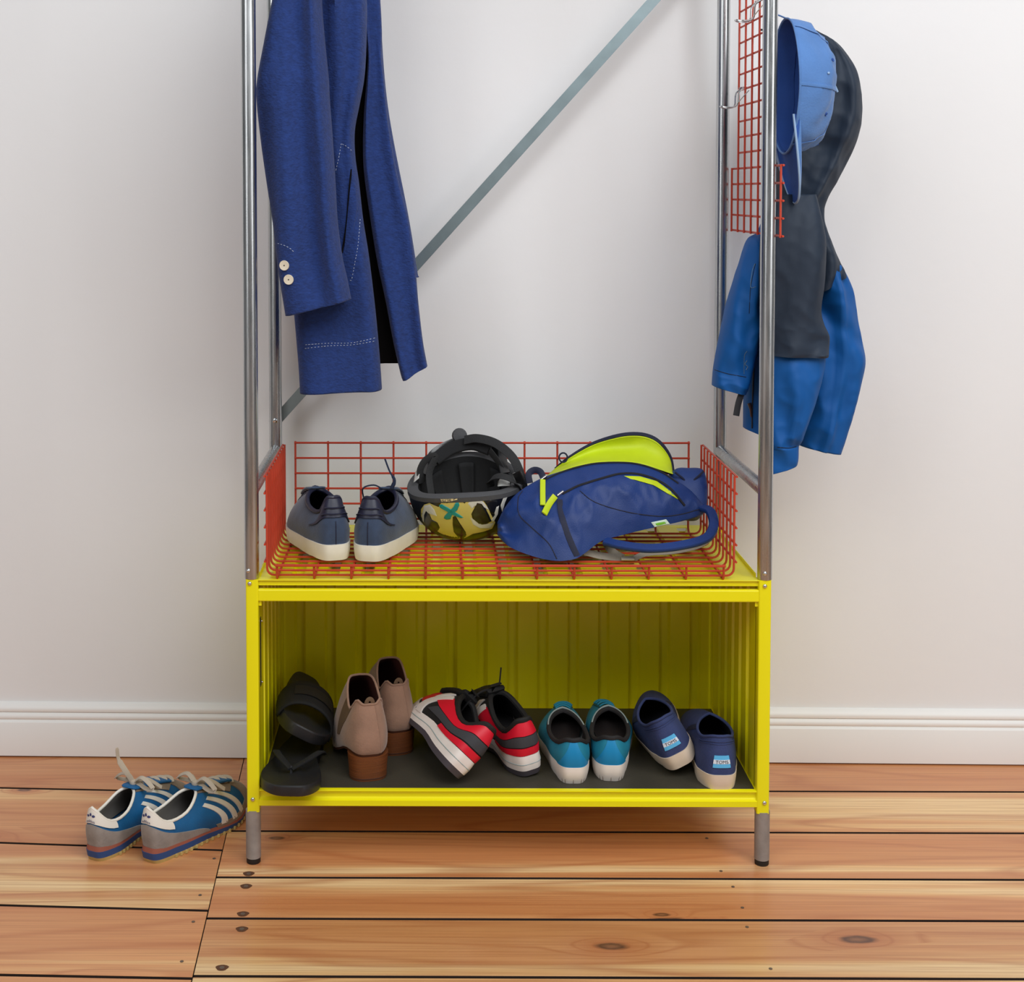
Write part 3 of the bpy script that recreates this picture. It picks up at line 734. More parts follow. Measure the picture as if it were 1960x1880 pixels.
# ---- retro runners standing on the floor
BLUE = mat('blue_nylon', C(10, 92, 146), .6, bump=.3, bscale=500, var=.10, vscale=40)
GSUE = mat('grey_suede', C(142, 134, 128), .9, bump=.3, bscale=300, var=.18, vscale=35, sheen=.2)
TSUE = mat('taupe_suede', C(134, 116, 98), .9, bump=.3, bscale=300, var=.18, vscale=35, sheen=.2)
OFFW = mat('off_white_leather', C(232, 226, 216), .5, bump=.1, bscale=150)
SBLU = mat('blue_midsole', C(40, 74, 128), .6); SRED = mat('brick_midsole', C(150, 84, 66), .7); GUM = mat('gum_outsole', C(190, 164, 100), .7, var=.15, vscale=40)
GLACE = mat('grey_lace', C(186, 172, 154), .85, bump=.3, bscale=500); LOGO = mat('logo_blue', C(52, 58, 110), .6); GRYIN = mat('grey_lining', C(112, 108, 104), .9)
def trefoil(s, par, u, t):
    for dx, dz, rot in ((-.0052, 0, 35), (0, .0015, 0), (.0052, 0, -35)):
        q = MB(); pts = []
        for i in range(14):
            a = 2*PI*i/14; lx = .0021*math.cos(a); lz = .0036*math.sin(a)
            rr = math.radians(rot); x = lx*math.cos(rr)-lz*math.sin(rr)*-1*0-lz*math.sin(rr); z = lx*math.sin(rr)+lz*math.cos(rr)
            pts.append(s.S(s.ux(dx+x, .8), t+(dz+z)*10.5, .0032))
        q.fan(pts); q.build('emblem_leaf', LOGO, par, fix=False)
def retro(label, side, lacetip):
    t = thing('retro_runner', label, 'shoe', 'pair of blue retro runners on the floor')
    s = Shoe(L=.285, side=side, thick=((0, .028), (.35, .024), (.7, .015), (1, .012)), hw=((0, .0345), (.2, .0355), (.42, .034), (.68, .046), (.85, .042), (1, .032)), tip=.52,
             ow=.0275, oy=(.002, .120), topz=((0, .100), (.10, .093), (.3, .070), (.55, .070), (.78, .086), (1, .092)), bulge=.006, inset=.93, spring=.018, toe_a=.5)
    s.sole('outsole', GUM, t, 0, .26, .93, .97)
    s.sole('midsole', SBLU, t, .26, .70, .97, 1.0); s.sole('midsole_wedge', SRED, t, .70, 1.0, .99, .97)
    o = s.patch('heel_wrap', GUM, t, lambda a, b: ((a-.5)*.22, -.02), 4, 2) if False else None
    # ribbed edge of the outsole
    q = MB()
    for i in range(64):
        u = i/64; f = .5-.5*math.cos(2*PI*u)
        if f < .12: continue
        p = s.outline(u, .955); z = s.zbot(f); d = (s.outline(u+.004, .955)-s.outline(u-.004, .955)).normalized(); n = d.cross(Vector((0, 0, 1)))*-1
        c = p+n*0; w = .0022
        q.add([c-d*w+Vector((0, 0, z)), c+d*w+Vector((0, 0, z)), c+d*w+Vector((0, 0, z+.0065)), c-d*w+Vector((0, 0, z+.0065)),
               c-d*w*.6-n*.0035+Vector((0, 0, z+.001)), c+d*w*.6-n*.0035+Vector((0, 0, z+.001)), c+d*w*.6-n*.0035+Vector((0, 0, z+.006)), c-d*w*.6-n*.0035+Vector((0, 0, z+.006))],
              [(0, 1, 2, 3), (4, 7, 6, 5), (0, 4, 5, 1), (3, 2, 6, 7), (0, 3, 7, 4), (1, 5, 6, 2)])
    tag(q.build('outsole_ribs', GUM, t), kind='stuff')
    s.upper('upper', BLUE, t); s.lining(GRYIN, t, .2); s.insole(GRYIN, t, .006); s.collar(OFFW, t, .0028)
    s.patch('heel_counter', GSUE, t, lambda a, b: ((a-.5)*(.46-.14*b**2), .0+.60*b-.18*b*(abs(a-.5)*2)**2), 28, 10, .0020)
    ht = s.patch('heel_tab', OFFW, t, lambda a, b: ((a-.5)*(.30+.06*b), .64+.36*b+.10*(1-b)*0), 22, 8, .0024)
    s.word('adidas', LOGO, ht, 0, .70, .021, .0062, 4.2, 10.5, .0034); trefoil(s, ht, 0, .835)
    s.patch('toe_cap', TSUE, t, lambda a, b: (.5+(a-.5)*(.26-.17*b), .0+.62*b), 22, 12, .0020)
    s.patch('mudguard', TSUE, t, lambda a, b: (.5+(a-.5)*.50, .0+.15*b), 30, 4, .0018)
    for d in (1, -1):
        U = lambda x: x if d > 0 else 1-x
        for k in range(3):
            s.patch('stripe', OFFW, t, lambda a, b: (U(.262+.036*k+.018*b+.055*a), .10+.74*a), 10, 3, .0018)
        s.patch('eyelet_panel', TSUE, t, lambda a, b: (U(.452-.055*b+.01*a), .52+.46*a), 12, 4, .0020)
    tongue(s, t, BLUE, .019, .004, .003)
    for k, tt in enumerate((.50, .60, .70, .80, .90)):
        q = MB(); q.tube([s.lace_at(.05*(1-2*i/10), tt, .0040+.002*math.sin(PI*i/10)) for i in range(11)], 1, 8, flat=(.0034, .0011), up=(0, -.4, 1)); q.build('lace', GLACE, t)
    e = s.S(.5, .97, .007)
    # tied bow: knot, loops and loose ends
    q = MB(); q.lathe([(.001, -.006), (.006, -.004), (.0075, 0), (.006, .004), (.001, .006)], 10, origin=e); q.build('lace_knot', GLACE, t)
    for sx, ln, up, yy in ((1, .050, .004, -.004), (-1, .046, .003, .004), (1, .040, -.004, .022), (-1, .042, -.006, .020)):
        w = [e, e+Vector((sx*ln*.45, yy*.6, up+.010)), e+Vector((sx*ln, yy*1.4, up-.004)), e+Vector((sx*ln*.7, yy*2.2+.006, -.006)), e+Vector((sx*.006, .004, -.001))] if abs(up) < .0045 and yy < .01 else \
            [e, e+Vector((sx*ln*.5, yy*.7, .004)), e+Vector((sx*ln, yy*1.6, -.016))]
        q = MB(); q.tube(spline(w, 6), 1, 8, flat=(.0042, .0010), up=(0, -.5, 1)); q.build('lace_loop', GLACE, t)
    if lacetip:
        q = MB(); q.tube(spline([e, e+Vector((-.006, -.012, .022)), e+Vector((-.018, -.020, .048)), e+Vector((-.019, -.024, .072))], 6), [1]*6+[1.1]*6+[.7]*6+[.45], 8, flat=(.0048, .0014), up=(1, -.6, 0)); q.build('lace_end', GLACE, t)
    return t, s
t, s = retro('worn blue and grey runner with white stripes on the floor, nearest the rack foot', 1, False); pose(t, (282, 1654), (420, 1568), 0, scale=1.12)
t, s = retro('worn blue and grey runner standing furthest left, lace end pointing up', -1, True); pose(t, (176, 1650), (300, 1568), 0, scale=1.08)
# ---- taupe suede ankle boots with stacked heels
BSUE = mat('taupe_boot_suede', C(146, 112, 92), .9, bump=.35, bscale=260, var=.16, vscale=25, sheen=.3)
STACK = mat('stacked_heel', C(108, 58, 26), .45, bump=.35, bscale=14, stretch=(1, 1, 55), var=.3, vscale=9)
BWELT = mat('boot_welt', C(70, 36, 20), .6)
BIN = mat('boot_lining', C(74, 28, 18), .75)
ELAS = mat('boot_elastic', C(104, 82, 62), .95, bump=.4, bscale=400, stretch=(4, 4, .4))
def boot(label, side):
    t = thing('ankle_boot', label, 'boot', 'pair of taupe ankle boots in the yellow box')
    s = Shoe(L=.255, side=side, bend=.008, thick=((0, .006), (1, .006)), hw=((0, .041), (.2, .043), (.42, .036), (.68, .043), (.85, .038), (1, .026)), tip=.5,
             ow=.0315, oy=(.012, .108), topz=((0, .146), (.10, .146), (.22, .152), (.36, .134), (.46, .126), (.56, .140), (.75, .168), (1, .172)), bulge=.009, bpow=.62, inset=.98, spring=.006, toe_a=.62, heelrise=.0, opow=.75)
    HR = .043
    base_z = s.zbot
    s.zbot = lambda f: HR*(1-interp(((0, 0), (.22, .04), (.64, 1), (1, 1)), f))+.004+.006*max(0, (f-.7)/.3)**2
    s.sole('sole', BWELT, t, 0, 1, .97, 1.0)
    # stacked heel block
    q = MB(); n = 40
    def ring(k, z):
        out = []
        for i in range(n):
            a = 2*PI*i/n; x = .0395*k*math.copysign(abs(math.sin(a))**.75, math.sin(a)); y = .032-.033*math.cos(a)*k
            out.append(Vector((x, min(y, .060), z if z < .03 else s.zbot(max(0, min(.3, y/s.L)))+.001)))
        return out
    rings = [ring(.90, 0), ring(.92, .006), ring(.93, .015), ring(.95, .025), ring(1.0, .04)]
    q.add([p for r_ in rings for p in r_], [(i*n+j, i*n+(j+1) % n, (i+1)*n+(j+1) % n, (i+1)*n+j) for i in range(4) for j in range(n)])
    q.fan(rings[0], flip=True); q.fan(rings[-1]); h = q.build('heel', STACK, t)
    q = MB(); q.tube([p*1.0 for p in ring(.905, .0045)], .0012, 6, closed=True); q.build('heel_tip', BWELT, h)
    s.upper('upper', BSUE, t, nu=80, nv=22); s.lining(BIN, t, .30, -.003); s.insole(BIN, t, .01); s.collar(BSUE, t, .0022)
    for d in (1, -1):
        U = lambda x: x if d > 0 else 1-x
        s.patch('elastic_gusset', ELAS, t, lambda a, b: (U(.232+.10*(a-.5)*(.25+.9*b)), .30+.69*b), 10, 12, .0010)
    q = MB(); q.tube([s.S(.035, .03+.93*i/16, .0004) for i in range(17)], .0008, 6); q.build('seam', BSUE, t)
    e = s.rim(.0)
    q = MB(); q.tube(spline([e+Vector((-.006, .006, -.02)), e+Vector((-.006, .0, .004)), e+Vector((0, -.001, .011)), e+Vector((.006, .0, .004)), e+Vector((.006, .006, -.02))], 5), 1, 8, flat=(.004, .001), up=(0, 1, 0)); q.build('pull_loop', ELAS, t)
    return t, s
t, s = boot('taupe suede ankle boot with stacked brown heel, the front one of the pair', -1); pose(t, (710, 1497), (676, 1420), .1504, scale=1.04)
t, s = boot('taupe suede ankle boot half hidden behind its partner, beside the red sneakers', 1); pose(t, (766, 1447), (723, 1388), .1504, scale=1.0)

# ---- black rubber sandals at the left end of the box
BRUB = mat('black_foam_rubber', C(30, 30, 33), .5, bump=.15, bscale=120, var=.15, vscale=25)
BFAB = mat('black_strap_fabric', C(14, 14, 15), .85, bump=.3, bscale=350)
def foot_slab(L, hw, th, mt, par, side, name='footbed', cup=.004):
    s = Shoe(L=L, side=side, hw=hw, thick=((0, th), (1, th)), spring=.010, tip=.5, bend=.010)
    q = MB(); n = 60
    def g(k, z): return [Vector((p.x, p.y, s.zbot(.5-.5*math.cos(2*PI*i/n))+z)) for i in range(n) for p in (s.outline(i/n, k),)]
    rings = [g(.93, 0), g(.985, .003), g(1, th*.45), g(.985, th-.002), g(.955, th), g(.9, th-.0008), g(.7, th-cup*.6), g(.4, th-cup)]
    q.add([p for r_ in rings for p in r_], [(i*n+j, i*n+(j+1) % n, (i+1)*n+(j+1) % n, (i+1)*n+j) for i in range(len(rings)-1) for j in range(n)])
    q.fan(rings[0], flip=True); q.fan(rings[-1]); q.build(name, mt, par); return s
t = thing('flip_flop', 'flat black rubber flip-flop with thong, toe overhanging the front of the box', 'sandal', 'black sandals in the yellow box')
HWF = ((0, .038), (.25, .041), (.45, .040), (.7, .0565), (.85, .058), (1, .046))
s = foot_slab(.275, HWF, .020, BRUB, t, 1)
c0 = Vector((.004, .205, .019))
for sx in (-1, 1):
    q = MB(); q.tube(spline([c0+Vector((0, .0, .012)), Vector((sx*.026, .178, .040)), Vector((sx*.040, .14, .036)), Vector((sx*.041, .105, .018))], 6), 1, 8, flat=(.0065, .0022), up=(0, -.2, 1)); q.build('strap', BFAB, t)
q = MB(); q.tube([c0+Vector((0, 0, -.004)), c0+Vector((0, -.001, .008)), c0+Vector((0, -.004, .016))], .0028, 8); q.build('toe_post', BRUB, t)
pose(t, (590, 1418), (560, 1510), .1504, scale=1.12)
t.location += Vector((.0, .0, 0))
t = thing('slide_sandal', 'black slide sandal with broad fabric strap lying tilted on the flip-flop', 'sandal', 'black sandals in the yellow box')
s = foot_slab(.270, HWF, .024, BRUB, t, -1)
q = MB()
def strap(a, b):
    th = PI*a; w = .058-.004*abs(b-.5); y = .135+.085*b
    return Vector((-.001+w*math.cos(th)*1.0, y, .010+.056*math.sin(th)**.8*(1-.12*b)))
q.grid(strap, 24, 8); q.build('broad_strap', BFAB, t, solid=.004)
q = MB(); q.grid(lambda a, b: strap(.25+.5*a, .25+.4*b)+Vector((0, 0, .0022)), 10, 5); q.build('strap_print', mat('strap_print', C(28, 28, 30), .6, bump=.5, bscale=60), t)
M = Matrix.Translation(atY(572, 1424, .075)) @ Matrix.Rotation(math.radians(184), 4, 'Z') @ Matrix.Rotation(math.radians(-4), 4, 'X') @ Matrix.Rotation(math.radians(-29), 4, 'Y') @ Matrix.Scale(1.1, 4) @ Matrix.Translation((0, -.262, 0))
t.matrix_world = M
# ------------------------------------------------------------------ helpers for cloth: draped tubes, puffed shapes, trims laid on a surface
from mathutils.bvhtree import BVHTree
def bvh_of(o):
    bpy.context.view_layer.update()
    M = o.matrix_world
    return BVHTree.FromPolygons([M @ v.co for v in o.data.vertices], [tuple(p.vertices) for p in o.data.polygons])
def hit(bv, px, py, off=.0, fall=.2):
    """point of a surface that lies behind a pixel, lifted off it"""
    d = ray(px, py).normalized(); r_ = bv.ray_cast(CAM_LOC, d)
    if r_[0] is None:
        p = atY(px, py, fall); q = bv.find_nearest(p)
        n = q[1]; n = -n if n.dot(d) > 0 else n
        return q[0]+n*off
    n = r_[1]; n = -n if n.dot(d) > 0 else n
    return r_[0]+n*off
def trim(name, mt, par, bv, pts, r=.0012, off=.0006, n=6, flat=None, sm=5, fall=.2):
    pp = spline([(x, y, 0) for x, y in pts], sm)
    P = [hit(bv, p.x, p.y, off, fall) for p in pp]
    q = MB()
    if flat: q.tube(P, 1, 8, flat=flat, up=(0, -1, .3))
    else: q.tube(P, r, n)
    return q.build(name, mt, par)
def stitches(name, mt, par, bv, pts, dash=4., gap=2.2, r=.0005):
    """a row of thread stitches too fine to pick apart: one part"""
    q = MB(); pp = spline([(x, y, 0) for x, y in pts], 12); acc = 0; cur = []
    for a, b in zip(pp, pp[1:]):
        L_ = (b-a).length; k = max(1, int(L_/1.0))
        for i in range(k):
            p = a+(b-a)*(i/k); acc += L_/k
            if acc % (dash+gap) < dash: cur.append(p)
            elif len(cur) > 1:
                q.tube([hit(bv, w.x, w.y, .0005) for w in (cur[0], cur[len(cur)//2], cur[-1])], r, 4); cur = []
            else: cur = []
    return tag(q.build(name, mt, par), kind='stuff')
def decal(name, mt, par, bv, poly, off=.0008, rings=5, thick=0., sub=3, fall=.2):
    """flat piece laid on a surface: star-shaped outline given in pixels"""
    pl = []
    for i in range(len(poly)):
        a, b = poly[i], poly[(i+1) % len(poly)]
        for k in range(sub): pl.append((a[0]+(b[0]-a[0])*k/sub, a[1]+(b[1]-a[1])*k/sub))
    cx = sum(p[0] for p in pl)/len(pl); cy = sum(p[1] for p in pl)/len(pl); n = len(pl)
    q = MB(); vs = [hit(bv, cx, cy, off, fall)]
    for r_ in range(1, rings+1):
        for x, y in pl: vs.append(hit(bv, cx+(x-cx)*r_/rings, cy+(y-cy)*r_/rings, off if r_ < rings else off*.15, fall))
    fs = [(0, 1+i, 1+(i+1) % n) for i in range(n)]
    for r_ in range(rings-1):
        o = 1+r_*n; o2 = o+n
        fs += [(o+i, o2+i, o2+(i+1) % n, o+(i+1) % n) for i in range(n)]
    q.add(vs, fs); return q.build(name, mt, par, fix=False)
from mathutils import noise as _nz
def ridged(p, sc, w=2.5): return (1-abs(_nz.noise(Vector((p[0]*sc[0], p[1]*sc[1], p[2]*sc[2])))))**w
def drape(name, mt, par, rows, fold=None, nu=72, step=12, ex=.75, open_bottom=True, hem=0., wrk=0., wsc=(16, 16, 11)):
    """hanging cloth tube. rows: (py left, py right, x left, x right, Y middle, thickness); fold(s, k) moves the near side towards the viewer (metres), s 0..1 across, k 0..1 down"""
    keys = []
    for i, r_ in enumerate(rows): keys.append((i, tuple(r_)))
    nr = (len(rows)-1)*step
    def f(a, b):
        yl, yr, xl, xr, Y, th = interp(keys, b*(len(rows)-1)); ang = 2*PI*a
        c, sn = math.cos(ang), math.sin(ang)
        sx = .5-.5*math.copysign(abs(c)**ex, c)
        dy = -math.copysign(abs(sn)**ex, sn)*th/2
        p = atY(xl+(xr-xl)*sx, yl+(yr-yl)*sx, Y)
        if fold: dy -= fold(sx, b)*(min(1, abs(sn)*1.6))*(1 if sn > 0 else -.35)
        if wrk: dy -= wrk*(ridged(p, wsc)-.45+.45*(ridged((p.x+3, p.y, p.z), (wsc[0]*2.3, wsc[1]*2.3, wsc[2]*2.6))-.45))*(1 if sn > 0 else -1)*min(1, abs(sn)*2)
        return p+Vector((0, dy, 0))
    q = MB(); q.grid(f, nu, nr, cu=True)
    # turned-in hem so that the bottom reads as thick cloth
    if hem:
        def g(a, b):
            p = f(a, 1.0); c = sum((f(k/8, 1.0) for k in range(8)), Vector())/8
            d = (c-p); d.z = 0; L_ = d.length or 1
            return p+d/L_*min(hem, L_*.45)*(1 if b > .3 else b/.3)+Vector((0, 0, .02*max(0, b-.3)/.7))
        q.grid(g, nu, 4, cu=True)
    q.fan([f(i/nu, 0) for i in range(nu)])
    return q.build(name, mt, par, angle=100)
def puff(name, mt, par, poly, Y, th, back=None, rings=6, sub=5, crease=None):
    """cushion-like piece from an outline in pixels; Y may be a function of the pixel"""
    pts = spline([(x, y, 0) for x, y in poly+[poly[0]]], sub)[:-1]
    cx = sum(p.x for p in pts)/len(pts); cy = sum(p.y for p in pts)/len(pts); n = len(pts)
    q = MB(); vs = []
    YF = Y if callable(Y) else (lambda x, y: Y)
    for sgn in (-1, 1):
        for r_ in range(rings+1):
            k = math.sin(PI/2*r_/rings); h = math.cos(PI/2*r_/rings)**.8
            for p in pts:
                x, y = cx+(p.x-cx)*k, cy+(p.y-cy)*k
                dy = sgn*th/2*h+(crease(x, y) if crease and sgn < 0 else 0)*h
                vs.append(atY(x, y, YF(x, y))+Vector((0, dy, 0)))
    fs = []
    for s_ in range(2):
        for r_ in range(rings):
            o = (s_*(rings+1)+r_)*n
            for i in range(n):
                f = (o+i, o+n+i, o+n+(i+1) % n, o+(i+1) % n); fs.append(f if s_ == 0 else f[::-1])
    q.add(vs, fs); return q.build(name, mt, par)
def ribbon(name, mt, par, pts, hw, th, up=(0, -1, 0), sm=6):
    q = MB(); q.tube(spline(pts, sm), 1, 10, flat=(hw, th), up=up); return q.build(name, mt, par)
# ------------------------------------------------------------------ blue wool coat on a hanger
def wool():
    mt = mat('blue_wool', C(26, 52, 112), .95, bump=1., bscale=170, var=.2, vscale=90, sheen=.06, stretch=(1, 1, 1.6))
    return mt
WOOL = wool(); LINB = mat('black_lining', C(7, 5, 7), .9, spec=.2); THREAD = mat('white_thread', C(196, 206, 226), .8)
coat = thing('wool_coat', 'blue wool coat hanging open on the left side of the rack', 'coat')
# back half and black lining
drape('coat_back', WOOL, coat, [(-175, -175, 600, 690, .315, .05), (-90, -90, 590, 712, .315, .06), (0, 0, 585, 722, .32, .06), (200, 200, 590, 735, .325, .06), (450, 450, 584, 765, .33, .06), (700, 690, 578, 790, .33, .06)], ex=.6)
drape('lining', LINB, coat, [(-120, -120, 610, 700, .272, .03), (0, 0, 610, 712, .272, .03), (200, 200, 620, 725, .272, .03), (450, 450, 650, 765, .272, .03), (694, 694, 660, 785, .272, .03)], ex=.5)
# far sleeve, only its edge shows
drape('sleeve', WOOL, coat, [(-160, -160, 660, 720, .33, .07), (0, 0, 672, 727, .34, .10), (200, 200, 690, 742, .345, .10), (420, 420, 722, 783, .345, .10), (505, 520, 728, 799, .345, .10), (512, 530, 729, 802, .345, .10)], ex=.8, hem=.006)
# far front panel with the lapel edge
drape('front_panel', WOOL, coat, [(-165, -165, 668, 716, .235, .03), (-60, -60, 684, 724, .235, .035), (0, 0, 694, 728, .235, .04), (60, 60, 700, 731, .235, .04), (110, 110, 704, 731, .235, .04), (150, 150, 702, 735, .235, .04),
      (230, 230, 696, 743, .235, .04), (300, 300, 695, 754, .235, .04), (350, 350, 699, 764, .235, .04), (420, 420, 709, 782, .235, .042), (500, 500, 722, 794, .235, .045), (580, 580, 739, 801, .235, .045), (650, 650, 752, 809, .235, .045), (712, 690, 766, 816, .235, .045), (728, 700, 771, 818, .235, .045)],
      fold=lambda s, k: .010*math.sin(s*PI*2.2+.5)*k+.012*max(0, 1-abs(s-.12)/.14)*(1-k), ex=.6, hem=.006, wrk=.004, wsc=(14, 9, 3))
# near front panel (pocket side)
def near_fold(s, k):
    ridge = .034*math.exp(-((s-(.46+.26*min(1, k*1.5)))/.10)**2)*(1-min(1, k*1.35))
    return ridge+.010*math.exp(-((s-.9)/.10)**2)*(1-.5*k)+.007*math.sin(s*PI*2.3+.6)*k
front = drape('front_panel', WOOL, coat, [(-165, -165, 585, 680, .19, .07), (-60, -60, 586, 695, .18, .08), (0, 0, 588, 702, .175, .09), (90, 90, 590, 701, .175, .09), (150, 150, 590, 697, .175, .09), (200, 200, 589, 688, .175, .09), (250, 250, 587, 679, .175, .085),
      (300, 300, 584, 680, .175, .08), (350, 350, 581, 687, .175, .08), (420, 420, 574, 695, .175, .08), (490, 490, 566, 706, .175, .085), (580, 580, 563, 717, .175, .09), (640, 640, 567, 723, .175, .09), (700, 700, 572, 728, .175, .09), (751, 744, 575, 731, .175, .09)],
      fold=near_fold, ex=.62, hem=.007, wrk=.004, wsc=(14, 9, 3))
bvf = bvh_of(front)
def sl_fold(s, k):
    return .022*math.exp(-((s-.86)/.10)**2)*(1-.35*k)-.026*math.exp(-((s-.60)/.13)**2)*(1-.5*k)+.006*math.sin(s*9+k*7)*math.sin(PI*k)+.004*math.sin(k*17+s*5)*k
sleeve = drape('sleeve', WOOL, coat, [(-190, -190, 590, 650, .15, .06), (-150, -150, 562, 638, .13, .09), (-60, -60, 536, 620, .11, .11), (0, 0, 523, 616, .10, .12), (80, 80, 507, 622, .095, .12), (150, 150, 494, 629, .09, .12), (190, 190, 492, 631, .09, .12),
      (270, 270, 500, 637, .09, .115), (350, 350, 511, 642, .09, .11), (420, 420, 522, 646, .09, .105), (500, 490, 531, 655, .09, .10), (560, 535, 540, 665, .09, .10), (604, 572, 547, 672, .09, .10)], fold=sl_fold, ex=.72, hem=.007, wrk=.005, wsc=(14, 9, 3.5))
bvs = bvh_of(sleeve)
BUT = mat('cream_button', C(222, 212, 190), .35, bump=.1, bscale=150, var=.06, vscale=60); BHOLE = mat('button_hole', C(40, 34, 34), .8)
for px, py in ((545, 508), (553, 535)):
    p = hit(bvs, px, py, .0012); q = MB(); nrm = (hit(bvs, px, py, .01)-hit(bvs, px, py, 0)).normalized()
    nrm = (nrm+Vector((0, -1.2, 0))).normalized(); u = nrm.orthogonal().normalized(); w = nrm.cross(u); k = 20
    pr = [(.0002, -.001), (.0098, -.001), (.0102, .0008), (.0096, .0022), (.0080, .0020), (.0020, .0012), (.0002, .0012)]
    q.add([p+nrm*h+(u*math.cos(2*PI*j/k)+w*math.sin(2*PI*j/k))*r_ for r_, h in pr for j in range(k)], [(i*k+j, i*k+(j+1) % k, (i+1)*k+(j+1) % k, (i+1)*k+j) for i in range(len(pr)-1) for j in range(k)])
    b = q.build('button', BUT, coat)
    q = MB(); q.fan([p+nrm*.0016+(u*math.cos(2*PI*j/8)+w*math.sin(2*PI*j/8))*.0014 for j in range(8)]); q.build('button_hole', BHOLE, b, fix=False)
# pocket welt and stitching
pk = decal('pocket_welt', WOOL, coat, bvf, [(673, 322), (680, 345), (684, 400), (676, 450), (658, 486), (662, 440), (668, 380)], .0030)
trim('pocket_edge', LINB, coat, bvf, [(672, 324), (668, 370), (663, 430), (655, 484)], .0016, .0006)
for pts in ([(672, 288), (663, 280), (653, 275)], [(653, 275), (648, 303), (642, 331)], [(689, 420), (685, 470), (679, 505), (673, 537)], [(673, 537), (667, 536)], [(585, 660), (630, 657), (675, 656), (722, 646)], [(584, 667), (630, 662), (675, 660), (722, 652)]):
    stitches('stitching', THREAD, coat, bvf, pts)
stitches('stitching', THREAD, coat, bvs, [(532, 466), (545, 470), (556, 476), (561, 481), (563, 479)])
# hanger (above the picture) that carries the coat on the rail
HANG = mat('hanger_wood', C(190, 140, 90), .5)
pc = atY(650, -165, .22); zr = ZTOP-.03
q = MB(); q.tube(spline([pc+Vector((-.09, -.05, -.015)), pc+Vector((-.04, -.02, .03)), pc+Vector((0, 0, .05)), pc+Vector((.03, .03, .03)), pc+Vector((.06, .08, -.015))], 6), .009, 8); q.build('hanger_bar', HANG, coat)
hx = pc.x
q = MB(); q.tube([(hx, pc.y, pc.z+.05), (hx, .225, zr-.035)]+[(hx, .215+.0165*math.cos(a), zr+.0165*math.sin(a)) for a in [math.radians(-60+20*i) for i in range(13)]], .0016, 6); q.build('hanger_hook', HOOKM, coat)
# ------------------------------------------------------------------ rain jacket and cap on the red grid
NYB = mat('blue_shell', C(0, 84, 156), .62, bump=.35, bscale=30, detail=5., spec=.35)
NYD = mat('slate_shell', C(34, 46, 62), .62, bump=.35, bscale=30, detail=5., spec=.35)
JIN = mat('shell_dark', C(16, 20, 28), .8)
jk = thing('rain_jacket', 'blue and slate rain jacket with hood hanging on the right side of the rack', 'jacket')
def wr(amp, a, b, c=0.):
    return lambda s, k: amp*(math.sin(s*a+k*b+c)+.6*math.sin(s*a*1.9-k*b*1.7+1+c)+.4*math.sin(k*b*3.1+s*3))
# hood
drape('hood', NYD, jk, [(52, 56, 1532, 1548, .245, .03), (62, 66, 1515, 1566, .245, .08), (80, 82, 1505, 1595, .245, .12), (110, 112, 1500, 1620, .245, .14), (150, 150, 1496, 1637, .245, .15), (200, 200, 1492, 1646, .245, .15), (250, 250, 1490, 1642, .245, .15), (300, 300, 1488, 1625, .24, .15), (345, 345, 1486, 1600, .235, .14), (385, 385, 1480, 1578, .225, .12), (420, 420, 1470, 1572, .22, .10)],
      fold=lambda s, k: .010*math.exp(-((s-.72-.1*math.sin(k*5))/.06)**2)+.008*math.sin(s*11+k*9)*math.sin(PI*k)-.014*math.exp(-((k-.62-.1*s)/.05)**2), ex=.85, wrk=.007)
# body behind the posts: blue front panel seen left of the front tube
body = drape('body', NYB, jk, [(395, 395, 1478, 1540, .27, .05), (445, 445, 1470, 1550, .27, .07), (480, 480, 1446, 1556, .27, .075), (540, 540, 1434, 1560, .27, .08), (620, 620, 1428, 1560, .27, .09), (740, 745, 1425, 1556, .27, .09), (800, 820, 1424, 1540, .27, .085), (819, 850, 1424, 1520, .27, .085)], fold=wr(.004, 7, 6), ex=.7, hem=.006, wrk=.0065)
# left sleeve (blue)
slv = drape('sleeve', NYB, jk, [(425, 425, 1460, 1468, .26, .03), (446, 446, 1450, 1466, .255, .05), (462, 462, 1430, 1464, .23, .07), (520, 520, 1411, 1462, .20, .09), (583, 583, 1392, 1458, .20, .095), (640, 640, 1379, 1453, .20, .095), (695, 700, 1368, 1441, .20, .09), (722, 736, 1365, 1432, .20, .088), (738, 754, 1364, 1426, .20, .086)], fold=wr(.0035, 6, 9, 1), ex=.8, hem=.006, wrk=.0065)
bvl = bvh_of(slv)
trim('cuff_seam', JIN, slv, bvl, [(1368, 708), (1395, 716), (1428, 722)], .0007, .0003)
trim('seam', JIN, slv, bvl, [(1446, 505), (1437, 550), (1434, 600)], .0006, .0003)
SILV = mat('reflective_print', C(96, 128, 150), .4, .3)
trim('print_mark', SILV, slv, bvl, [(1430, 672), (1425, 680), (1424, 700), (1424, 716)], .0006, .0004)
trim('print_mark', SILV, slv, bvl, [(1430, 690), (1426, 697), (1431, 702), (1428, 708)], .0008, .0004)
trim('print_mark', SILV, slv, bvl, [(1445, 505), (1440, 520), (1437, 549), (1447, 549)], .0006, .0004)
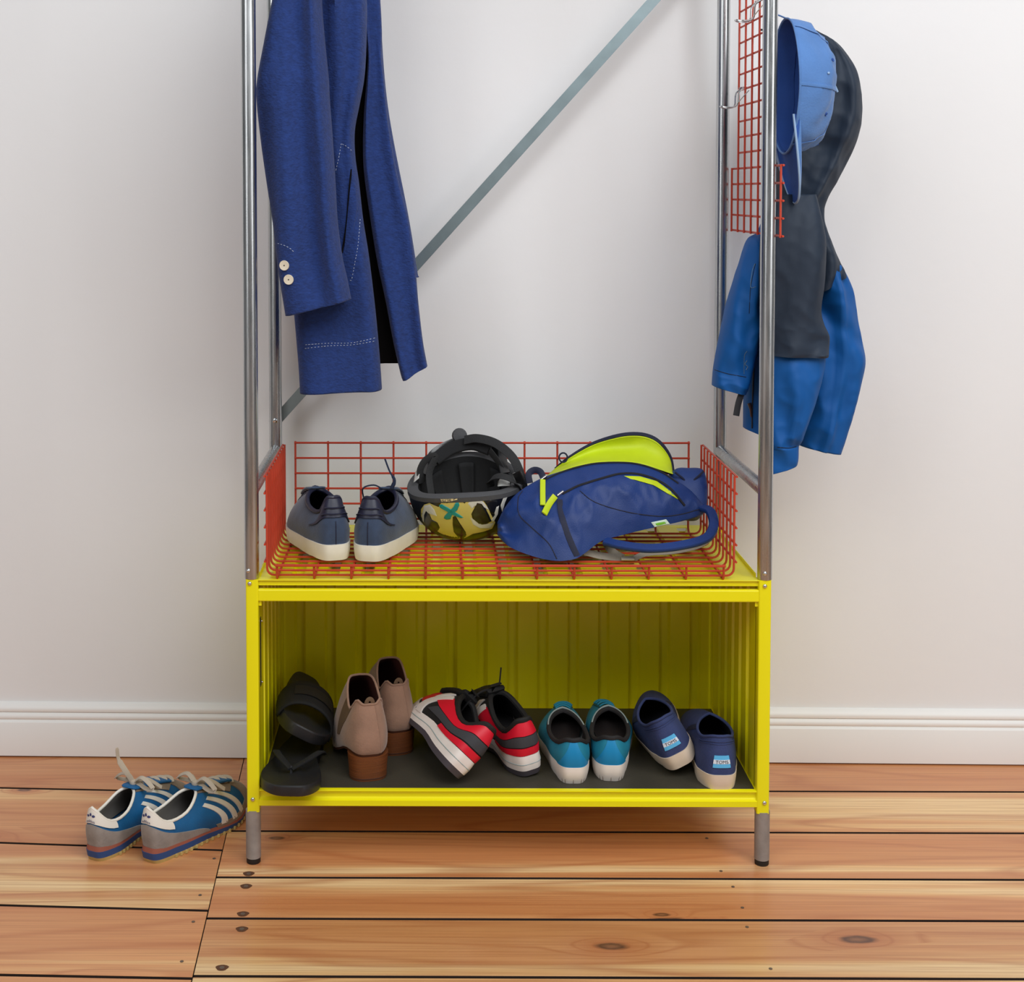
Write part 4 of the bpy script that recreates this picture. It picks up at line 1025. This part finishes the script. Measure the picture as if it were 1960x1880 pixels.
# far sleeve (right): slate shoulder, blue below
sh = drape('shoulder', NYD, jk, [(395, 395, 1500, 1574, .22, .09), (425, 425, 1500, 1574, .22, .11), (460, 460, 1500, 1586, .22, .12), (500, 497, 1510, 1602, .22, .12), (540, 512, 1520, 1609, .22, .12), (575, 525, 1525, 1613, .22, .115)], fold=lambda s, k: .012*math.sin(s*13+k*8)*k, ex=.75, wrk=.007)
rs = drape('sleeve', NYB, jk, [(500, 500, 1545, 1603, .225, .09), (520, 515, 1545, 1610, .225, .105), (560, 556, 1545, 1630, .225, .115), (620, 620, 1543, 1641, .225, .115), (688, 688, 1540, 1653, .225, .11), (760, 760, 1536, 1637, .225, .10), (820, 826, 1530, 1619, .225, .10), (850, 866, 1526, 1606, .225, .095)],
      fold=lambda s, k: .012*math.exp(-((s-.62+.15*k)/.08)**2)+.008*math.sin(s*9-k*10)*math.sin(PI*k)-.012*math.exp(-((k-.32-.2*s)/.05)**2), ex=.8, hem=.006, wrk=.0065)
# near sleeve: slate upper, blue forearm with cuff, mostly beside the front tube
up_ = drape('sleeve_top', NYD, jk, [(372, 372, 1478, 1560, .13, .07), (410, 410, 1466, 1568, .13, .10), (460, 460, 1458, 1577, .13, .12), (530, 530, 1455, 1576, .13, .125), (590, 590, 1456, 1569, .13, .12), (620, 618, 1457, 1574, .13, .12), (645, 643, 1458, 1584, .13, .126), (668, 670, 1460, 1582, .13, .132), (676, 680, 1460, 1581, .13, .134)],
      fold=lambda s, k: .005*math.sin(s*8+k*6)+.010*math.exp(-((s-.85)/.1)**2-((k-.92)/.07)**2)-.008*math.exp(-((s-.8)/.15)**2-((k-.78)/.06)**2), ex=.8, wrk=.0045)
lo = drape('sleeve_bottom', NYB, jk, [(664, 668, 1463, 1576, .13, .095), (690, 692, 1460, 1577, .13, .112), (740, 740, 1459, 1566, .13, .118), (790, 790, 1458, 1550, .13, .11), (835, 830, 1457, 1534, .13, .10), (852, 846, 1457, 1528, .13, .092), (858, 852, 1457, 1526, .13, .096), (885, 872, 1458, 1525, .13, .095), (904, 884, 1460, 1523, .13, .092)],
      fold=lambda s, k: .010*math.exp(-((s-.35-.5*k)/.09)**2)*math.sin(PI*min(1, k*1.2))**2+.006*math.sin(s*8-k*12)*math.sin(PI*k), ex=.8, hem=.006, wrk=.0065)
bvo = bvh_of(lo); trim('cuff_seam', JIN, lo, bvo, [(1488, 856), (1510, 858), (1524, 855)], .0008, .0003)
# cuff tab, snap, zip pull
TAB = mat('black_tab', C(30, 30, 36), .6)
p0, p1 = atY(1422, 746, .165), atY(1409, 796, .16)
ribbon('cuff_tab', TAB, jk, [p0, (p0+p1)/2+Vector((-.002, 0, 0)), p1], .0065, .0012)
q = MB(); q.lathe([(.0002, -.002), (.004, -.002), (.0045, 0), (.003, .002), (.0002, .002)], 12, origin=atY(1423, 742, .163), axis='y'); q.build('snap', BOLT, jk)
bvb = bvh_of(body)
trim('zip', TAB, body, bvb, [(1447, 600), (1444, 680), (1441, 760), (1440, 820)], .0016, .0008)
p0 = hit(bvb, 1436, 772, .003)
q = MB(); q.tube([p0, p0+Vector((.003, -.004, -.012)), p0+Vector((.004, -.004, -.028))], [.0042, .003, .0022], 8); q.build('zip_pull', mat('zip_brass', C(88, 66, 60), .4, .6), body)
# hanging loop on the grid
q = MB(); pt_ = atY(1535, 70, .2); q.tube(spline([(PX+.002, .18, pt_.z+.012), ((PX+pt_.x)/2, .19, pt_.z+.008), (pt_.x, .2, pt_.z-.012)], 6), .0022, 6); q.build('hanging_loop', TAB, jk)

# ------------------------------------------------------------------ cap
DEN = mat('blue_cotton', C(80, 124, 184), .85, bump=.35, bscale=320, var=.10, vscale=18, sheen=.2)
DEND = mat('blue_cotton_inside', C(44, 84, 160), .9, bump=.3, bscale=320)
capo = thing('baseball_cap', 'faded light blue baseball cap hanging bill down over the jacket hood', 'cap')
cc = atY(1503, 165, .078); ca = Vector((.97, .11, -.09)).normalized(); cu_ = (Vector((.07, 0, 1))-ca*Vector((.07, 0, 1)).dot(ca)).normalized(); cw = ca.cross(cu_)
RU, RW_, CH = .132, .078, .092
def crown(th, el, off=0.):
    """th round the rim (0 = up, the back of the cap), el 0 rim .. 1 top"""
    r_ = math.cos(el*PI/2)**.62; h = math.sin(el*PI/2)**.9
    dent = 1-.10*math.exp(-((el-.55)/.2)**2)*max(0, math.cos(th-2.5))+.02*math.sin(5*th+el*4)
    r_ *= 1+.05*math.sin(3*th+1+el*5)*math.sin(PI*el)-.09*math.exp(-((th-4.55)/.22)**2)*math.sin(PI*min(1, el*1.3))
    v = cu_*(RU+off)*math.cos(th)*r_+cw*(RW_+off)*math.sin(th)*r_*dent
    off2 = .012*(ridged((math.cos(th)*r_, math.sin(th)*r_, h), (2.2, 2.2, 2.2))-.5)*math.sin(PI*min(1, el*1.1+.06))
    v = v*(1+off2*3)
    return cc+v+ca*((CH+off+off2)*h-.012*math.cos(th)*(1-el))
q = MB(); q.grid(lambda a, b: crown(2*PI*a, b), 64, 18, cu=True); crn = q.build('crown', DEN, capo)
q = MB(); q.grid(lambda a, b: crown(2*PI*a, b*.98, -.0025), 48, 12, cu=True); q.build('lining', DEND, capo)
q = MB(); q.grid(lambda a, b: crown(2*PI*a, .02+.26*b, -.0045), 56, 4, cu=True); q.build('sweatband', DEND, capo)
q = MB(); q.tube([crown(2*PI*i/56, 0) for i in range(56)], .0022, 6, closed=True); q.build('rim', DEN, capo)
for k in range(6):
    q = MB(); th = 2*PI*(k+.5)/6; q.tube([crown(th, i/16*.97, .0008) for i in range(17)], 1, 8, flat=(.0035, .0008), up=[crown(th, i/16*.97, .01)-crown(th, i/16*.97) for i in range(17)]); q.build('seam_tape', DEN, capo)
    q = MB(); c_ = crown(th+PI/6, .52, .0012); n_ = (crown(th+PI/6, .52, .02)-c_).normalized(); u = n_.orthogonal().normalized(); w = n_.cross(u)
    q.tube([c_+(u*math.cos(a)+w*math.sin(a))*.0030 for a in [2*PI*i/12 for i in range(12)]], .0010, 6, closed=True); q.build('eyelet', DEND, capo)
q = MB(); q.lathe([(.0002, -.002), (.006, -.001), (.0055, .003), (.0002, .0045)], 12); ob = q.build('top_button', DEN, capo)
ob.matrix_world = Matrix.Translation(crown(0, 1)) @ ca.to_track_quat('Z', 'Y').to_matrix().to_4x4()
def bill(sx, r_, off=0.):
    th = PI+sx*1.12
    base = crown(th, .03)
    ln = .098*max(0, 1-abs(sx)**2.4)**.55
    d = (-cu_*1.0+ca*.22).normalized()
    return base+d*(ln*r_)+ca*(.030*(1-sx*sx)*r_*(1.1-.5*r_)-.012*r_*r_)+ca*off+cw*(.006*math.sin(sx*PI/2)*r_)
q = MB(); q.grid(lambda a, b: bill(2*a-1, b, .0018), 40, 14); q.grid(lambda a, b: bill(2*a-1, b, -.0018), 40, 14, flip=True, mi=1)
q.build('bill', [DEN, DEND], capo, fix=False)
q = MB(); q.tube([bill(-1+2*i/48, 1) for i in range(49)], .0024, 6); q.build('bill_edge', mat('bill_piping', C(150, 180, 214), .8), capo)
bvc = bvh_of(crn)
e = crown(-1.2, .25, .004)
q = MB(); q.tube(spline([hit(bvc, 1584, 140, .003), atY(1596, 160, .10), atY(1603, 176, .11)], 5), .0022, 6); q.build('strap_end', mat('bill_piping', C(150, 180, 214), .8), capo)
q = MB(); pt_ = crown(0, 0); q.tube(spline([(PX+.002, .10, pt_.z+.01), ((PX+pt_.x)/2, pt_.y+.02, pt_.z+.01), tuple(pt_)], 5), .0016, 6); q.build('hanging_loop', DEN, capo)
# ------------------------------------------------------------------ bicycle helmet, upside down in the basket
HBLK = mat('helmet_black', C(16, 16, 17), .28, coat=.4); HCRM = mat('helmet_cream', C(206, 190, 108), .30, coat=.5, var=.05, vscale=15); HWHT = mat('helmet_white', C(206, 206, 200), .3, coat=.4)
HEPS = mat('helmet_foam', C(74, 74, 76), .8, bump=.3, bscale=250); HTEAL = mat('helmet_teal', C(0, 138, 136), .4); HPAD = mat('helmet_pad', C(20, 20, 22), .9, bump=.3, bscale=300)
hel = thing('bicycle_helmet', 'black and cream bicycle helmet with teal cross lying upside down in the basket', 'helmet')
HC = Vector((-.079, .2560, .713))
HM = Matrix.Translation(HC) @ Matrix.Rotation(math.radians(-4), 4, 'Z') @ Matrix.Rotation(math.radians(15), 4, 'X') @ Matrix.Rotation(math.radians(-4), 4, 'Y')
HA, HB, HD = .122, .108, .130
def hsh(az, el, off=0.):
    c = max(0, math.cos(el))**.72; s_ = math.sin(el)**1.0
    rimz = .011*math.cos(2*az)*math.cos(el)**3
    return HM @ Vector(((HA+off)*math.sin(az)*c, -(HB+off)*math.cos(az)*c, -(HD+off)*s_+rimz))
HM.translation.z += BZ+RW+.003-min(hsh(2*PI*i/40, j/30*PI/2).z for i in range(40) for j in range(31))
q = MB(); q.grid(lambda a, b: hsh(2*PI*a, b*PI/2*.999), 80, 24, cu=True); shell = q.build('shell', HBLK, hel)
q = MB(); q.grid(lambda a, b: hsh(2*PI*a, b*PI/2*.999, -.022), 56, 16, cu=True); q.build('liner', HPAD, hel)
q = MB(); q.grid(lambda a, b: hsh(2*PI*a, 0, -.022+.023*b)+Vector((0, 0, .0025*math.sin(PI*b))), 80, 5, cu=True); q.grid(lambda a, b: hsh(2*PI*a, .075*b, .0014), 80, 4, cu=True); q.build('foam_rim', HEPS, hel)
bvq = bvh_of(shell)
def dc(name, mt, poly, off): return decal(name, mt, hel, bvq, poly, off, 7, sub=4, fall=.05)
dc('cream_print', HCRM, [(806, 975), (812, 966), (822, 963), (832, 968), (836, 976), (845, 962), (860, 958), (878, 957), (888, 963), (893, 966), (900, 950), (908, 947), (920, 952), (932, 968), (940, 985), (948, 1000), (942, 1012), (925, 1018), (905, 1022), (890, 1030), (870, 1032), (846, 1028), (825, 1018), (812, 1002), (806, 988)], .0008)
for pl in ([(808, 985), (812, 968), (824, 965), (832, 974), (838, 988), (830, 980), (822, 976), (814, 984), (814, 1003), (808, 996)], [(894, 964), (902, 952), (914, 950), (926, 962), (936, 976), (930, 972), (918, 962), (908, 962), (902, 974)], [(898, 988), (912, 1002), (934, 1008), (946, 1000), (940, 1012), (918, 1012), (904, 1004)], [(944, 974), (955, 968), (953, 984), (944, 1000), (940, 996), (947, 986)], [(958, 968), (966, 945), (971, 942), (971, 950), (966, 962), (961, 980)]):
    dc('white_print', HWHT, pl, .0013)
dc('vent', HBLK, [(815, 975), (822, 982), (827, 994), (838, 1000), (843, 1010), (836, 1020), (826, 1023), (816, 1012), (811, 998), (811, 984)], .0018)
dc('vent', HBLK, [(912, 960), (922, 962), (930, 974), (936, 986), (941, 998), (930, 1005), (916, 1004), (904, 994), (901, 984), (907, 972)], .0018)
dc('vent', HBLK, [(866, 988), (872, 986), (880, 1000), (892, 1018), (893, 1024), (886, 1032), (876, 1028), (868, 1018), (866, 1004)], .0018)
dc('vent', HBLK, [(928, 960), (938, 956), (952, 958), (950, 972), (946, 984), (938, 982), (936, 970)], .0018)
for pl in ([(840, 967), (846, 965), (854, 969), (864, 975), (880, 985), (888, 991), (883, 992), (868, 986), (855, 978), (842, 971)], [(872, 962), (878, 960), (880, 966), (876, 976), (866, 984), (862, 994), (854, 995), (849, 992), (851, 987), (860, 978), (868, 970)]):
    dc('teal_cross', HTEAL, pl, .0024)
lbp = dc('label_plate', mat('label_cream', C(226, 208, 160), .5), [(844, 960), (842, 954), (858, 952), (876, 951), (877, 956), (862, 960)], .0024)
v, f, ww, hh = text_shape('ABUS', 1.)
q = MB(); q.add([hit(bvq, 860-(x/ww)*26-(y)*.0, 956+(x/ww)*3.2+(y/hh)*5.2, .0034) for x, y in v], f); q.build('lettering', INK, lbp, smooth=False, fix=False)
# pads, ring and straps
def hp(x, y, z): return HM @ Vector((x, y, z))
for x, y, rz in ((-.05, .05, .3), (.0, .075, 0), (.05, .05, -.3), (-.03, -.02, .1), (.035, -.02, -.1)):
    q = MB(); q.grid(lambda a, b: hsh(math.atan2(x, -y)+(a-.5)*.36, .12+1.0*b, -.027+.003*math.sin(PI*a)), 6, 10); q.build('pad', HPAD, hel, solid=.004)
ribbon('retention_band', HBLK, hel, [hp(-.085, .02, .004), hp(-.070, .085, .020), hp(-.02, .112, .034), hp(.035, .108, .036), hp(.075, .07, .024), hp(.088, .0, .008)], .010, .0014, up=(0, -1, .1))
ribbon('front_pad', HPAD, hel, [hp(-.066, .060, .018), hp(-.03, .088, .030), hp(.015, .094, .036), hp(.055, .075, .030)], .014, .006, up=(0, -1, .4))
q = MB(); q.lathe([(.0002, -.008), (.012, -.008), (.017, 0), (.014, .007), (.0002, .009)], 18); kb = q.build('dial', HEPS, hel); kb.matrix_world = Matrix.Translation(hp(-.012, .118, .046)) @ Matrix.Rotation(math.radians(75), 4, 'X')
WEB = mat('black_webbing', C(30, 30, 31), .75, bump=.4, bscale=450)
ribbon('strap', WEB, hel, [hp(-.092, .01, -.01), hp(-.094, .012, .018), hp(-.080, .022, .038), hp(-.060, .03, .040), hp(-.075, .01, .010), hp(-.07, -.02, -.04)], .008, .0011, up=(.5, -1, 0))
ribbon('strap', WEB, hel, [hp(.0, .09, .048), hp(.03, .08, .055), hp(.070, .06, .050), hp(.104, .03, .030), hp(.120, .01, -.004), hp(.124, .0, -.030)], .010, .0012, up=(0, -1, .6))
ribbon('strap', WEB, hel, [hp(.055, -.02, -.012), hp(.060, -.03, .012), hp(.080, -.04, .022), hp(.105, -.045, .014), hp(.114, -.03, -.010), hp(.120, -.01, -.035)], .009, .0012, up=(0, -.6, 1))
ribbon('strap', WEB, hel, [hp(.055, .06, .034), hp(.072, .035, .020), hp(.090, .01, -.004)], .0085, .0012, up=(-1, -.6, 0))
q = MB(); p0 = hp(.112, -.015, .004); q.rbar(p0+Vector((0, 0, .012)), p0+Vector((.012, 0, -.014)), .020, .005, .002, side=(1, -.4, .3)); q.build('buckle', HBLK, hel)
q = MB(); q.grid(lambda a, b: hp(.072+.026*a, -.040+.02*b, -.001+.012*math.sin(PI*a)*b), 6, 4); q.build('white_tag', HWHT, hel, solid=.0012)
q = MB(); q.grid(lambda a, b: hp(-.108+.012*a, -.01+.05*b, .002+.010*a), 4, 6); q.build('white_tag', HWHT, hel, solid=.0012)

# ------------------------------------------------------------------ open backpack
BPB = mat('navy_nylon', C(10, 48, 112), .55, bump=.25, bscale=420, var=.08, vscale=14); BPD = mat('navy_dark_nylon', C(18, 24, 52), .7, bump=.2, bscale=300)
LIME = mat('lime_lining', C(196, 214, 14), .6, bump=.2, bscale=120, var=.06, vscale=20); ZIPT = mat('zip_tape', C(14, 16, 28), .7, bump=.5, bscale=700)
GWEB = mat('grey_webbing', C(152, 142, 128), .8, bump=.4, bscale=500)
bag = thing('backpack', 'navy backpack with open lime lined lid lying on its side in the basket', 'backpack')
ST = [(952, (1024, .15), (1000, .165)), (966, (1040, .12), (972, .17)), (990, (1054, .095), (944, .18)), (1031, (1068, .075), (918, .19)), (1068, (1074, .065), (904, .195)), (1100, (1070, .068), (895, .20)), (1118, (1060, .08), (890, .20)), (1151, (1036, .10), (886, .20)),
      (1185, (1026, .115), (884, .20)), (1225, (1016, .135), (888, .205)), (1265, (1007, .15), (902, .21)), (1305, (998, .165), (926, .215)), (1334, (989, .18), (950, .215)), (1349, (980, .195), (972, .21))]
KST = [(i, (s_[0], s_[1][0], s_[1][1], s_[2][0], s_[2][1])) for i, s_ in enumerate(ST)]
def bagp(a, b):
    x, yb, Yb, yr, Yr = interp(KST, a*(len(ST)-1))
    F = atY(x, yb, Yb); Rg = atY(x, yr, Yr); fat = math.sin(PI*min(1, max(0, a)))**.5
    BK = Vector((Rg.x+.006, min(.335, Rg.y+.11*fat+.01), max(.584, Rg.z-.12*fat)))
    BB = Vector(((F.x+BK.x)/2, (F.y+BK.y)/2+.02, min(F.z, BK.z)-.002))
    if b < .5:
        k = b*2; p = F.lerp(Rg, k); n = Vector((0, -(Rg.z-F.z), Rg.y-F.y)); n = n.normalized() if n.length > 1e-6 else Vector((0, -1, 0))
        w = .024*math.sin(PI*k)*fat
        w += .012*math.sin(a*26+k*5)*math.sin(PI*k)*max(0, 1-a*2.6)-.010*math.exp(-((k-.30)/.10)**2)*max(0, 1-a*3.2)
        w += .016*(ridged(p, (12, 12, 12))-.5)*math.sin(PI*k)*(1.15-a)+.004*(ridged(p, (32, 32, 32))-.5)*math.sin(PI*k)
        return p+n*w
    if b < .8:
        k = (b-.5)/.3; p = Rg.lerp(BK, k); return p+Vector((0, .3, 1)).normalized()*(.022*math.sin(PI*k)*fat)
    k = (b-.8)/.2; return BK.lerp(BB, min(1, k*2)) if k < .5 else BB.lerp(F, (k-.5)*2)
q = MB(); q.grid(bagp, 120, 60, cv=True); q.fan([bagp(0, i/60) for i in range(60)]); q.fan([bagp(1, i/60) for i in range(60)]); bd = q.build('body', BPB, bag, angle=80)
bvg = bvh_of(bd)
# lid: lime inside, navy outside, standing open behind the main zip
ARC = [(1044, 915), (1064, 897), (1090, 877), (1132, 853), (1172, 840), (1207, 834), (1238, 837), (1262, 850), (1281, 877), (1287, 906)]
ARCS = spline([(x, y, 0) for x, y in ARC], 6)
def lid(a, b, off=0.):
    i = a*(len(ARCS)-1); k = min(len(ARCS)-2, int(i)); tp = ARCS[k].lerp(ARCS[k+1], i-k)
    bx = 1044+(1288-1044)*a; by = interp([(0, 915), (.25, 893), (.5, 887), (.75, 890), (1, 908)], a)
    x, y = bx+(tp.x-bx)*b, by+(tp.y-by)*b
    Y = .222+.055*b+.030*math.sin(PI*b)*math.sin(PI*a)+.004*math.sin(a*22)*b
    return atY(x, y, Y+off)
q = MB(); q.grid(lambda a, b: lid(a, b), 60, 14); q.build('lid_lining', LIME, bag, solid=.0015)
q = MB(); q.grid(lambda a, b: lid(a, b*1.0, .005)+Vector((0, 0, .001)), 60, 14); q.build('lid', BPD, bag, solid=-.004)
q = MB(); q.tube([lid(i/40, 1.0, .004)+Vector((0, 0, .003)) for i in range(4, 41)], [.001+.0042*min(1, i/14) for i in range(37)], 8); q.build('lid_edge', BPD, bag)
q = MB(); q.tube([lid(i/40, .965, -.0015) for i in range(41)], .0011, 6); q.build('lid_seam', LIME, bag)
trim('main_zip', ZIPT, bag, bvg, [(1041, 920), (1079, 903), (1132, 889), (1185, 886), (1225, 890), (1265, 904), (1298, 926)], .0022, .0005)
trim('pocket_zip', ZIPT, bag, bvg, [(1077, 946), (1106, 931), (1146, 918), (1185, 908), (1220, 908), (1254, 918), (1283, 936), (1310, 968)], .0026, .0008)
decal('pocket_lining', LIME, bag, bvg, [(1194, 911), (1225, 912), (1257, 921), (1284, 941), (1300, 957), (1284, 949), (1262, 933), (1233, 921), (1207, 917)], .0016, sub=4)
trim('piping', BPD, bag, bvg, [(1110, 940), (1140, 962), (1200, 980), (1260, 988), (1300, 985), (1338, 975)], .0011, .0003)
trim('piping', BPD, bag, bvg, [(1000, 940), (992, 955), (994, 985), (1018, 1010), (1050, 1040), (1066, 1070)], .0011, .0003)
trim('seam_strip', BPD, bag, bvg, [(1072, 957), (1075, 985), (1085, 1020), (1104, 1064)], off=.0010, flat=(.0062, .0010))
for pts, w in (([(1040, 922), (1038, 945), (1037, 970)], .0056), ([(1064, 951), (1052, 968), (1042, 985)], .0066)):
    ribbon('zip_pull', LIME, bag, [hit(bvg, x, y, .005) for x, y in pts], w, .0016)
for px, py in ((1041, 917), (1074, 946)):
    q = MB(); p0 = hit(bvg, px, py, .003); q.rbar(p0+Vector((-.006, 0, -.005)), p0+Vector((.006, 0, .004)), .007, .005, .0018, side=(0, -1, 1)); q.build('zip_slider', BOLT, bag)
dl = decal('sewn_label', mat('label_mint', C(214, 232, 214), .7), bag, bvg, [(1246, 1000), (1275, 994), (1282, 1003), (1253, 1009)], .0020, fall=.15)
decal('label_print', mat('label_green', C(120, 190, 50), .7), dl, bvg, [(1252, 1002), (1259, 1000), (1272, 998), (1276, 1001), (1263, 1005), (1255, 1006)], .0030, fall=.15)
# top end with the padded back, strap loop and webbing
puff('back_panel', BPB, bag, [(1278, 912), (1296, 897), (1318, 896), (1344, 898), (1352, 918), (1354, 945), (1350, 972), (1330, 984), (1306, 960), (1290, 935)], lambda x, y: .262-.0006*(y-900), .05)
q = MB(); q.tube([atY(x, y, .232) for x, y in [(p.x, p.y) for p in spline([(1292, 904, 0), (1306, 915, 0), (1318, 926, 0), (1334, 914, 0), (1347, 902, 0)], 5)]], .0022, 6); q.build('piping', BPD, bag)
ZB = BZ+RW
def tray(px, py, h): return atZ(px, py, ZB+h)
ribbon('shoulder_strap', BPB, bag, [atY(1344, 972, .19), atY(1360, 980, .165), atY(1366, 1005, .135), atY(1352, 1030, .105), atY(1305, 1044, .085), atY(1245, 1050, .075), atY(1190, 1044, .085), atY(1158, 1036, .105)], .010, .0055, up=(0, -.55, 1))
ribbon('webbing', GWEB, bag, [tray(1116, 1056, .016), tray(1140, 1062, .008), tray(1165, 1066, .005), tray(1190, 1068, .004)], .009, .0009, up=(0, -.7, 1))
ribbon('webbing', GWEB, bag, [tray(1160, 1040, .020), tray(1168, 1052, .012), tray(1180, 1062, .006), tray(1192, 1068, .004)], .008, .0009, up=(-.6, -.7, .6))
ribbon('webbing', GWEB, bag, [tray(1212, 1070, .004), tray(1238, 1060, .010), tray(1290, 1056, .008), tray(1335, 1046, .008), tray(1362, 1030, .010)], .0065, .0009, up=(0, -.7, 1))
q = MB(); p0 = tray(1200, 1069, .006); q.rbar(p0+Vector((-.012, 0, 0)), p0+Vector((.014, 0, 0)), .014, .004, .0015, side=(0, 1, .2)); q.build('ladder_buckle', GWEB, bag)
q = MB(); q.tube([atY(1078+8*math.cos(a), 876+9*math.sin(a), .26) for a in [2*PI*i/14 for i in range(14)]], .0018, 6, closed=True); q.build('grab_ring', BPD, bag)
ribbon('haul_loop', BPD, bag, [atY(1014, 925, .23), atY(1012, 908, .235), atY(1022, 900, .24), atY(1034, 903, .235), atY(1040, 915, .225)], .007, .0014, up=(0, -1, 0))
